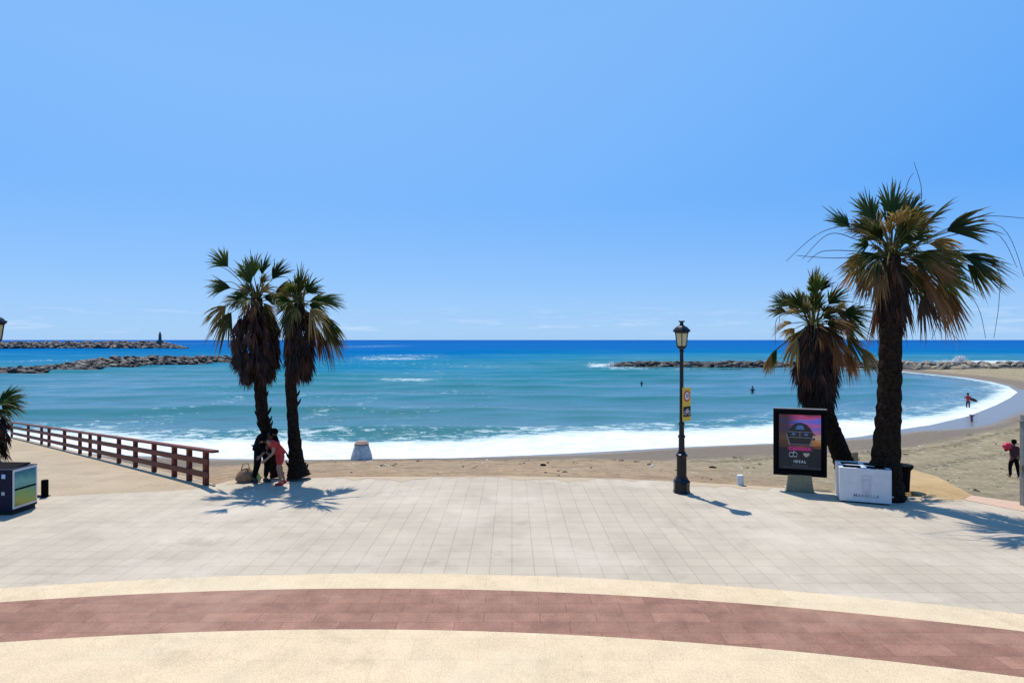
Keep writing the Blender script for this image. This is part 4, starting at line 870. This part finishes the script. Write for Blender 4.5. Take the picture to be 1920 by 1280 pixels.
# ------------------------------------------------------------------ dark planter, bollards, posts
c = G(1693, 920); t = empty('litter_bin', (c.x, c.y+.1, -.02)); tag(t, 'round black litter bin with a flared rim between tallest palm and boardwalk', 'bin')
mb = MB(); mb.lathe([(.20, 0), (.215, .03), (.225, .30), (.24, .56), (.25, .60), (.30, .66), (.305, .70)], 18); mb.build('body', M['rubber'], t, smooth=False)
mb = MB(); mb.lathe([(.31, .70), (.31, .73), (.27, .74)], 18); mb.build('rim', M['rubber'], t)
c = G(84, 931); t = empty('bollard', c); tag(t, 'short black bollard beside the blue cabinet on the left', 'bollard')
mb = MB(); mb.lathe([(.085, 0), (.085, .44), (.075, .455)], 16); mb.build('shaft', M['rubber'], t); mb = MB(); mb.box((-.1, 0, .012), (.36, .22, .024)); mb.build('dark_slab', M['rubber'], t, bevel=.004)  # flat dark slab reaching out to the left of the foot
mb = MB(); mb.lathe([(.095, -.1), (.095, .27), (.088, .29), (.05, .30)], 18); o = mb.build('bollard', M['white_conc'], smooth=False, loc=G(1388, 909)); tag(o, 'low white concrete bollard at the promenade edge right of the lamp', 'bollard')
c = on_sand(1603, 882); o = MB(); o.lathe([(.14, -.3), (.14, (882-848)/F*c.y), (.10, (882-846)/F*c.y)], 12); q = o.build('post', mat('tan_post', (.26, .20, .12), .8, (8, (.18, .14, .08)), bump=(30, .5, .01)), loc=c); tag(q, 'stubby tan post rising behind the white box between the right palms', 'post')
c = P(1923, 948, 16.2); t = empty('shower_post', (c.x, c.y, 0)); tag(t, 'grey steel post cut by the right edge beside the red-bag walker', 'post')
mb = MB(); mb.box((0, 0, 1.08), (.20, .14, 2.16)); mb.build('column', M['galv'], t, bevel=.008)
mb = MB(); mb.box((0, 0, 2.23), (.17, .12, .14)); mb.box((-.02, 0, 2.15), (.26, .16, .02)); mb.build('cap', M['galv'], t)
mb = MB(); mb.box((-.11, 0, .95), (.03, .08, .2)); mb.build('push_button', M['steel'], t)

# ------------------------------------------------------------------ blue cabinet at the left
c = G(22, 966); t = empty('display_cabinet', c); tag(t, 'dark blue display cabinet with beach photographs framed on its side, left edge', 'cabinet')
fd_ = G(70, 950); sdr = (fd_-c).normalized(); nrm = Vector((sdr.y, -sdr.x, 0)); LN = (fd_-c).length
M['navy'] = mat('navy_panel', (.002, .005, .022), .5, (4, (.003, .006, .026)), spec=.15)
rot = Matrix((nrm, sdr, Vector((0, 0, 1)))).transposed()
def LB(x, y, z): return nrm*x+sdr*y+Vector((0, 0, z))
mb = MB(); mb.box(LB(-.75, LN/2, .585), (1.5, LN, 1.01), rot); mb.build('body', M['navy'], t, bevel=.012)
mb = MB(); mb.box(LB(-.75, LN/2, .04), (1.44, LN-.06, .08), rot); mb.build('plinth', M['dark'], t)
mb = MB()
for y0 in (.12, ): mb.box(LB(-.78, LN/2+.02, 1.105), (1.38, LN*.7, .035), rot @ Matrix.Rotation(.10, 3, 'X'))
mb.build('lid', M['rubber'], t, bevel=.01)
def pic_mat(name, cols):
    m = bpy.data.materials.new(name); m.use_nodes = True; tt = m.node_tree; p = tt.nodes['Principled BSDF']; K = tt.links.new
    cc = N(tt, 'ShaderNodeTexCoord'); s_ = N(tt, 'ShaderNodeSeparateXYZ'); K(cc.outputs['Object'], s_.inputs[0]); n = N(tt, 'ShaderNodeTexNoise', i_Scale=2.4, i_Detail=3.0); K(cc.outputs['Object'], n.inputs['Vector'])
    a = N(tt, 'ShaderNodeMath', operation='MULTIPLY_ADD'); a.inputs[1].default_value = .5; K(n.outputs[0], a.inputs[0]); K(s_.outputs[2], a.inputs[2])
    q = N(tt, 'ShaderNodeMapRange', i_From_Min=cols[0], i_From_Max=cols[1]); K(a.outputs[0], q.inputs[0]); r = N(tt, 'ShaderNodeValToRGB'); e = r.color_ramp.elements
    e[0].color = (*cols[2][0], 1); e[1].color = (*cols[2][-1], 1)
    for i, cl in enumerate(cols[2][1:-1]): z = e.new((i+1)/(len(cols[2])-1)); z.color = (*cl, 1)
    K(q.outputs[0], r.inputs[0]); K(r.outputs[0], p.inputs['Base Color']); p.inputs['Roughness'].default_value = .3; return m
def panel(name, y0, y1, za, zb, x, m, par):
    mb = MB(); mb.box(LB(x, (y0+y1)/2, (za+zb)/2), (.012, y1-y0, zb-za), rot); return mb.build(name, m, par)
fr = panel('picture_frame', .02, LN-.02, .14, 1.07, .007, M['white_metal'], t)
panel('photograph', .07, LN-.07, .62, 1.02, .016, pic_mat('sea_photo', (.80, 1.35, [(.10, .30, .24), (.14, .36, .30), (.02, .18, .22), (.01, .08, .16)])), fr)
panel('photograph', .07, LN-.07, .19, .57, .016, pic_mat('beach_photo', (.38, .88, [(.10, .11, .02), (.36, .32, .04), (.20, .34, .10), (.03, .28, .26)])), fr)
panel('photo_bar', .07, LN-.07, .575, .615, .018, M['rubber'], fr)
mb = MB(); mb.box(LB(-.20, -.006, .93), (.09, .01, .10), rot); mb.build('sticker', plain('pale_blue', (.35, .5, .65)), t)
mb = MB(); mb.box(LB(-.21, -.006, .52), (.08, .01, .08), rot); mb.build('sticker', plain('pale_grey', (.35, .38, .36)), t)

# ------------------------------------------------------------------ jar-like container on the sand, small things on the beach
c = on_sand(678, 862); k = c.y/F
t = empty('container', c); tag(t, 'squat white container with a brown rim, standing alone against the surf', 'container')
mb = MB(); mb.lathe([(19.5*k, -.05), (20*k, 4*k), (19*k, 9*k), (16.5*k, 18*k), (13.5*k, 27*k), (12.5*k, 29*k)], 22); mb.build('body', M['jar'], t, smooth=True)
mb = MB(); mb.lathe([(13.4*k, 29*k), (13.6*k, 31*k), (10.5*k, 33.5*k), (9*k, 35*k)], 22); mb.build('rim', M['jarlid'], t, smooth=False)
def lump(name, px, py, s_, m, label, cat, seed, z=.3):
    r = random.Random(seed); c = on_sand(px, py); bm = bmesh.new(); bmesh.ops.create_icosphere(bm, subdivisions=3, radius=1)
    for v in bm.verts:
        v.co *= 1+.18*math.sin(v.co.x*5+seed)*math.cos(v.co.y*4)+r.uniform(-.05, .05); v.co = Vector((v.co.x*s_[0], v.co.y*s_[1], v.co.z*s_[2]+s_[2]*z))
    me = bpy.data.meshes.new(name); bm.to_mesh(me); bm.free(); me.materials.append(m); o = bpy.data.objects.new(name, me); COL.objects.link(o); o.location = c; return tag(o, label, cat)
lump('dark_bundle', 1336, 877, (.17, .12, .06), M['c_black'], 'small flat black bundle lying on the sand right of the lamp', 'bundle', 2)
lump('scrap', 1222, 876, (.05, .12, .10), M['white_conc'], 'small white scrap on the sand left of the lamp', 'litter', 3)
lump('seaweed_clump', 1018, 873, (.12, .1, .07), M['hair'], 'dark clump of seaweed on the sand near the middle', 'seaweed', 4)
c = G(1822, 789, ZW+.12); t = MB(); t.lathe([(.09, -.25), (.09, .38), (.17, .42), (.19, .50), (.10, .54)], 10); q = t.build('marker_post', mat('violet_grey', (.12, .10, .16), .7), loc=c); tag(q, 'short grey-violet marker in the swash below the wading person', 'marker')
# tan bag at the foot of the twin palms
c = G(462, 903, 0); t = empty('beach_bag', c, .3); tag(t, 'slumped tan bag with a yellow towel on the paving left of the couple', 'bag')
bm = bmesh.new(); bmesh.ops.create_icosphere(bm, subdivisions=3, radius=1)
for v in bm.verts:
    s_ = 1+.10*math.sin(v.co.x*7)*math.cos(v.co.z*6); v.co = Vector((v.co.x*.26*s_*(1.15-.35*v.co.z), v.co.y*.18*s_, max(v.co.z, -.75)*.24+.18))
me = bpy.data.meshes.new('sack'); bm.to_mesh(me); bm.free(); me.materials.append(M['tan']); q = bpy.data.objects.new('sack', me); COL.objects.link(q); q.parent = t
mb = MB(); mb.tube([Vector((-.14, 0, .36)), Vector((-.10, 0, .52)), Vector((.04, 0, .55)), Vector((.10, 0, .37))], .016, 6); mb.build('handle', M['tan'], t)
mb = MB(); mb.tube([Vector((.10, -.02, .34)), Vector((.26, -.05, .30)), Vector((.36, -.08, .12)), Vector((.34, -.1, .02))], [.05, .07, .075, .06], 8, jit=.15); mb.build('towel', M['yellow'], t)

# ------------------------------------------------------------------ people
def skin(name, nodes, edges, m, parent, sub=2):
    """nodes: {key: (x, y, z, r)}; first key is the root"""
    ks = list(nodes); me = bpy.data.meshes.new(name); me.from_pydata([nodes[k][:3] for k in ks], [(ks.index(a), ks.index(b)) for a, b in edges], [])
    me.materials.append(m); o = bpy.data.objects.new(name, me); COL.objects.link(o); o.parent = parent
    md = o.modifiers.new('skin', 'SKIN'); md.use_smooth_shade = True
    if not me.skin_vertices: me.attributes  # created by the modifier
    for i, k in enumerate(ks):
        sv = me.skin_vertices[0].data[i]; r = nodes[k][3]; sv.radius = (r, r) if not hasattr(r, '__len__') else r; sv.use_root = (i == 0)
    s_ = o.modifiers.new('sub', 'SUBSURF'); s_.levels = sub; s_.render_levels = sub
    return o
def person(label, loc, yaw, J, skinm, top=None, bottom=None, hair=None, sc=1.0, longs=False, extra=None, sleeves=True, fingers=True, bulk=0.0):
    t = empty('person', loc, yaw); t.scale = (sc,)*3; tag(t, label, 'person')
    B = dict(pelvis=(0, 0, .93, (.14, .11)), belly=(0, 0, 1.08, (.125, .10)), chest=(0, 0, 1.30, (.155, .115)), neck0=(0, 0, 1.46, .065), neck=(0, 0, 1.53, .055), skull=(0, -.015, 1.64, .088), crown=(0, -.005, 1.70, .078),
             lsh=(.17, 0, 1.40, .062), lel=(.24, .02, 1.13, .043), lwr=(.25, -.05, .89, .029), lha=(.25, -.07, .81, (.042, .022)), rsh=(-.17, 0, 1.40, .062), rel=(-.24, .02, 1.13, .043), rwr=(-.25, -.05, .89, .029), rha=(-.25, -.07, .81, (.042, .022)),
             lhip=(.095, 0, .86, .095), lkn=(.11, -.02, .48, .060), lan=(.11, .02, .09, .040), lto=(.12, -.13, .035, .034), rhip=(-.095, 0, .86, .095), rkn=(-.11, -.02, .48, .060), ran=(-.11, .02, .09, .040), rto=(-.12, -.13, .035, .034))
    for k, v in (J or {}).items(): B[k] = (*v, B[k][3]) if len(v) == 3 else v
    E = [('pelvis', 'belly'), ('belly', 'chest'), ('chest', 'neck0'), ('neck0', 'neck'), ('neck', 'skull'), ('skull', 'crown')]
    for s_ in 'lr': E += [('chest', s_+'sh'), (s_+'sh', s_+'el'), (s_+'el', s_+'wr'), (s_+'wr', s_+'ha'), ('pelvis', s_+'hip'), (s_+'hip', s_+'kn'), (s_+'kn', s_+'an'), (s_+'an', s_+'to')]
    nodes = dict(B)
    if fingers:
        for s_ in 'lr':
            h = Vector(B[s_+'ha'][:3]); w = Vector(B[s_+'wr'][:3]); d = (h-w).normalized(); side = Vector((0, -1, 0)); side = (side-d*side.dot(d)).normalized(); inn = Vector((-1 if s_ == 'l' else 1, 0, 0))
            for i, (o_, l) in enumerate(((-.03, .062), (-.010, .075), (.010, .078), (.03, .070))):
                a = h+d*.025+side*o_; b = a+d*l*.55; c = b+d*l*.4+inn*l*.3
                nodes[f'{s_}f{i}a'] = (*a, .0095); nodes[f'{s_}f{i}b'] = (*b, .0088); nodes[f'{s_}f{i}c'] = (*c, .0075); E += [(s_+'ha', f'{s_}f{i}a'), (f'{s_}f{i}a', f'{s_}f{i}b'), (f'{s_}f{i}b', f'{s_}f{i}c')]
            a = h-d*.02+side*.045; b = a+d*.045+side*.02; nodes[s_+'tha'] = (*a, .011); nodes[s_+'thb'] = (*b, .009); E += [(s_+'ha', s_+'tha'), (s_+'tha', s_+'thb')]
    skin('body', nodes, E, skinm, t)
    def infl(k, f, a=0): a = a+(bulk if k in ('pelvis', 'belly', 'chest') else bulk*.15); r = B[k][3]; r = (r, r) if not hasattr(r, '__len__') else r; return (*B[k][:3], (r[0]*f+a, r[1]*f+a))
    def mid(a, b, q, r): va, vb = Vector(B[a][:3]), Vector(B[b][:3]); return (*va.lerp(vb, q), r)
    if top:
        n = {k: infl(k, 1.12, .012) for k in ('belly', 'pelvis', 'chest', 'neck0', 'lsh', 'rsh')}; n['pelvis'] = infl('pelvis', .85); n['neck0'] = (*mid('chest', 'neck0', .75, .085),)
        e = [('belly', 'pelvis'), ('belly', 'chest'), ('chest', 'neck0')]
        for s_ in 'lr':
            e.append(('chest', s_+'sh'))
            if sleeves == 'long': n[s_+'el'] = infl(s_+'el', 1.1, .014); n[s_+'wr'] = (*mid(s_+'el', s_+'wr', .9, .042),); e += [(s_+'sh', s_+'el'), (s_+'el', s_+'wr')]
            else: n[s_+'m'] = (*mid(s_+'sh', s_+'el', .55, .064),); e.append((s_+'sh', s_+'m'))
        skin('shirt', n, e, top, t)
    if bottom:
        n = {k: infl(k, 1.10, .012) for k in ('pelvis', 'lhip', 'rhip')}; n['w'] = (*mid('pelvis', 'belly', .45, .145),); e = [('pelvis', 'w')]
        for s_ in 'lr':
            e.append(('pelvis', s_+'hip'))
            if longs: n[s_+'kn'] = infl(s_+'kn', 1.08, .012); n[s_+'an'] = (*mid(s_+'kn', s_+'an', .93, .058),); e += [(s_+'hip', s_+'kn'), (s_+'kn', s_+'an')]
            else: n[s_+'m'] = (*mid(s_+'hip', s_+'kn', .8, .088),); e.append((s_+'hip', s_+'m'))
        skin('trousers' if longs else 'shorts', n, e, bottom, t)
    hc = Vector(B['crown'][:3]); sk = Vector(B['skull'][:3]); fwd = Vector((0, -1, 0)) if not (extra and extra.get('face')) else Vector(extra['face']).normalized()
    ax = (hc-sk).normalized()
    if hair:
        bm = bmesh.new(); bmesh.ops.create_icosphere(bm, subdivisions=3, radius=.112); me = bpy.data.meshes.new('hair')
        for v in bm.verts:
            if v.co.dot(fwd) > .035 and v.co.dot(ax) < .045: v.co -= fwd*(v.co.dot(fwd)-.03)
            v.co += sk+ax*.035-fwd*.018
        bm.to_mesh(me); bm.free(); me.materials.append(hair); me.polygons.foreach_set('use_smooth', [True]*len(me.polygons)); q = bpy.data.objects.new('hair', me); COL.objects.link(q); q.parent = t
    # face
    sdx = fwd.cross(ax).normalized(); mb = MB(); mb.tube([sk+fwd*.085+ax*.01, sk+fwd*.115-ax*.02, sk+fwd*.09-ax*.03], [.009, .015, .012], 6); mb.build('nose', skinm, t, smooth=True)
    mb = MB()
    for s_ in (-1, 1): mb.lathe([(.004, -.006), (.010, 0), (.004, .006)], 8, sk+fwd*.092+ax*.012+sdx*.032*s_)
    mb.tube([sk+fwd*.092-ax*.055-sdx*.022, sk+fwd*.098-ax*.055, sk+fwd*.092-ax*.055+sdx*.022], .005, 5); mb.build('eyes_and_mouth', M['hair'], t)
    mb = MB()
    for s_ in (-1, 1): mb.box(sk+sdx*.092*s_-ax*.005-fwd*-.0, (.018, .03, .055))
    mb.build('ears', skinm, t, bevel=.006)
    if not longs or True:
        mb = MB()
        for s_ in 'lr':
            a = Vector(B[s_+'an'][:3]); b = Vector(B[s_+'to'][:3]); d = (b-a); d.z = 0; d.normalize()
            if extra and extra.get('shoes'): mb.tube([a-d*.05+Vector((0, 0, -.045)), a+d*.05+Vector((0, 0, -.045)), b+d*.03], [.045, .052, .036], 10)
        if mb.v: mb.build('shoes', extra['shoes'], t, smooth=True)
    return t
M['shoe'] = mat('dark_shoe', (.02, .012, .012), .6)
# couple by the twin palms
BENT = dict(belly=(0, -.05, 1.06), chest=(0, -.24, 1.20), neck0=(0, -.35, 1.29), neck=(0, -.41, 1.31), skull=(0, -.50, 1.33), crown=(0, -.55, 1.37), lsh=(.19, -.26, 1.26), rsh=(-.19, -.26, 1.26), lel=(.26, -.30, .99), rel=(-.26, -.32, 1.0), lwr=(.22, -.48, .82), rwr=(-.2, -.50, .86), lha=(.21, -.53, .78), rha=(-.19, -.55, .82),
            lkn=(.11, -.11, .50), rkn=(-.12, .0, .50), lan=(.11, -.02, .09), ran=(-.12, .16, .09), lto=(.12, -.17, .04), rto=(-.13, .02, .04))
person('person in a black long-sleeved jacket and dark trousers, stooping under the twin palms', (*G(490, 904)[:2], 0), R(58), BENT, M['skin_d'], M['c_black'], M['c_black'], M['hair'], 1.12, True, dict(shoes=M['shoe'], face=(0, -.9, -.3)), 'long', bulk=.085)
person('person in a red shirt and red shorts bending forward, facing the one in black', (*G(526, 908)[:2], 0), R(-50), BENT, M['skin'], M['c_red'], M['c_red'], M['hair'], 1.0, False, dict(shoes=M['c_red'], face=(0, -.9, -.3)), True, bulk=.04)
# walker on the beach, seen from behind, red float over the shoulder
wp = on_sand(1901, 896); hh = (896-824)/F*wp.y/1.76
w = person('person in a maroon top walking away over the sand with red bag', wp, R(175), dict(lkn=(.13, -.06, .48), rkn=(-.13, .05, .48), lan=(.16, .02, .09), ran=(-.17, .06, .09), lto=(.17, -.10, .035), rto=(-.18, -.06, .035), lel=(.33, -.06, 1.22), lwr=(.30, -.12, 1.42), lha=(.27, -.12, 1.49)),
       M['skin_d'], M['c_maroon'], M['c_black'], M['hair'], hh, True, None, 'long')
yw = R(175); bo = Vector((.25*math.cos(yw)+.05*math.sin(yw), .25*math.sin(yw)-.05*math.cos(yw), 1.45))*hh+wp
bm = bmesh.new(); bmesh.ops.create_icosphere(bm, subdivisions=3, radius=1)
for v in bm.verts: s_ = 1+.08*math.sin(v.co.x*6+v.co.z*5); v.co = Vector((v.co.x*.20*s_, v.co.y*.15*s_, v.co.z*.18*s_))
me = bpy.data.meshes.new('shoulder_bag'); bm.to_mesh(me); bm.free(); me.materials.append(M['c_pink']); me.polygons.foreach_set('use_smooth', [True]*len(me.polygons))
q = bpy.data.objects.new('shoulder_bag', me); COL.objects.link(q); q.location = bo; tag(q, 'bulging bright red bag carried on the shoulder of the beach walker', 'bag')
# wader with a board
sp_ = G(1815, 764, ZW); s_h = (764-737)/F*sp_.y/1.50
person('person in navy wetsuit and red vest wading in the surf with board', (sp_.x, sp_.y, ZW-.24*s_h), R(150), dict(rel=(-.30, -.02, 1.15), rwr=(-.26, -.10, .95), lel=(.30, -.12, 1.18), lwr=(.30, -.30, 1.22), lha=(.30, -.36, 1.24)), M['skin_d'], M['c_red'], M['c_wet'], M['hair'], s_h, True, None, True)
mb = MB(); n = 18; up_ = []; dn = []
for k in range(n+1):
    a = -1+2*k/n; w_ = .26*(1-abs(a)**2.6)+.01; up_.append((a*.75, w_)); dn.append((a*.75, -w_))
ol_ = up_+dn[::-1]; a_ = [mb.vert((x, -.03, y)) for x, y in ol_]; b_ = [mb.vert((x, .03, y)) for x, y in ol_]; mb.face(a_); mb.face(b_[::-1])
for i in range(len(a_)): j = (i+1) % len(a_); mb.face((a_[i], b_[i], b_[j], a_[j]))
q = mb.build('bodyboard', mat('dark_board', (.03, .025, .02), .4), loc=(sp_.x+.48, sp_.y-.05, ZW+.80)); q.rotation_euler = (0, R(24), R(-10)); q.scale = (.6, 1, .55); tag(q, 'dark bodyboard held under the arm of the wading person', 'bodyboard')
def swimmer(px, py, s_, label):
    c = G(px, py, ZW); person(label, (c.x, c.y, ZW-1.12*s_), R(160), dict(lel=(.32, -.1, 1.22), rel=(-.32, -.1, 1.22), lwr=(.3, -.3, 1.15), rwr=(-.3, -.3, 1.15), lha=(.28, -.36, 1.12), rha=(-.28, -.36, 1.12)), M['skin_d'], M['c_wet'], M['c_wet'], M['hair'], s_, False, None, True, False)
swimmer(1411, 733, 1.0, 'bather standing chest-deep in the bay right of the lamp')
swimmer(1203, 720, .8, 'tiny swimmer far out in the bay left of the lamp')
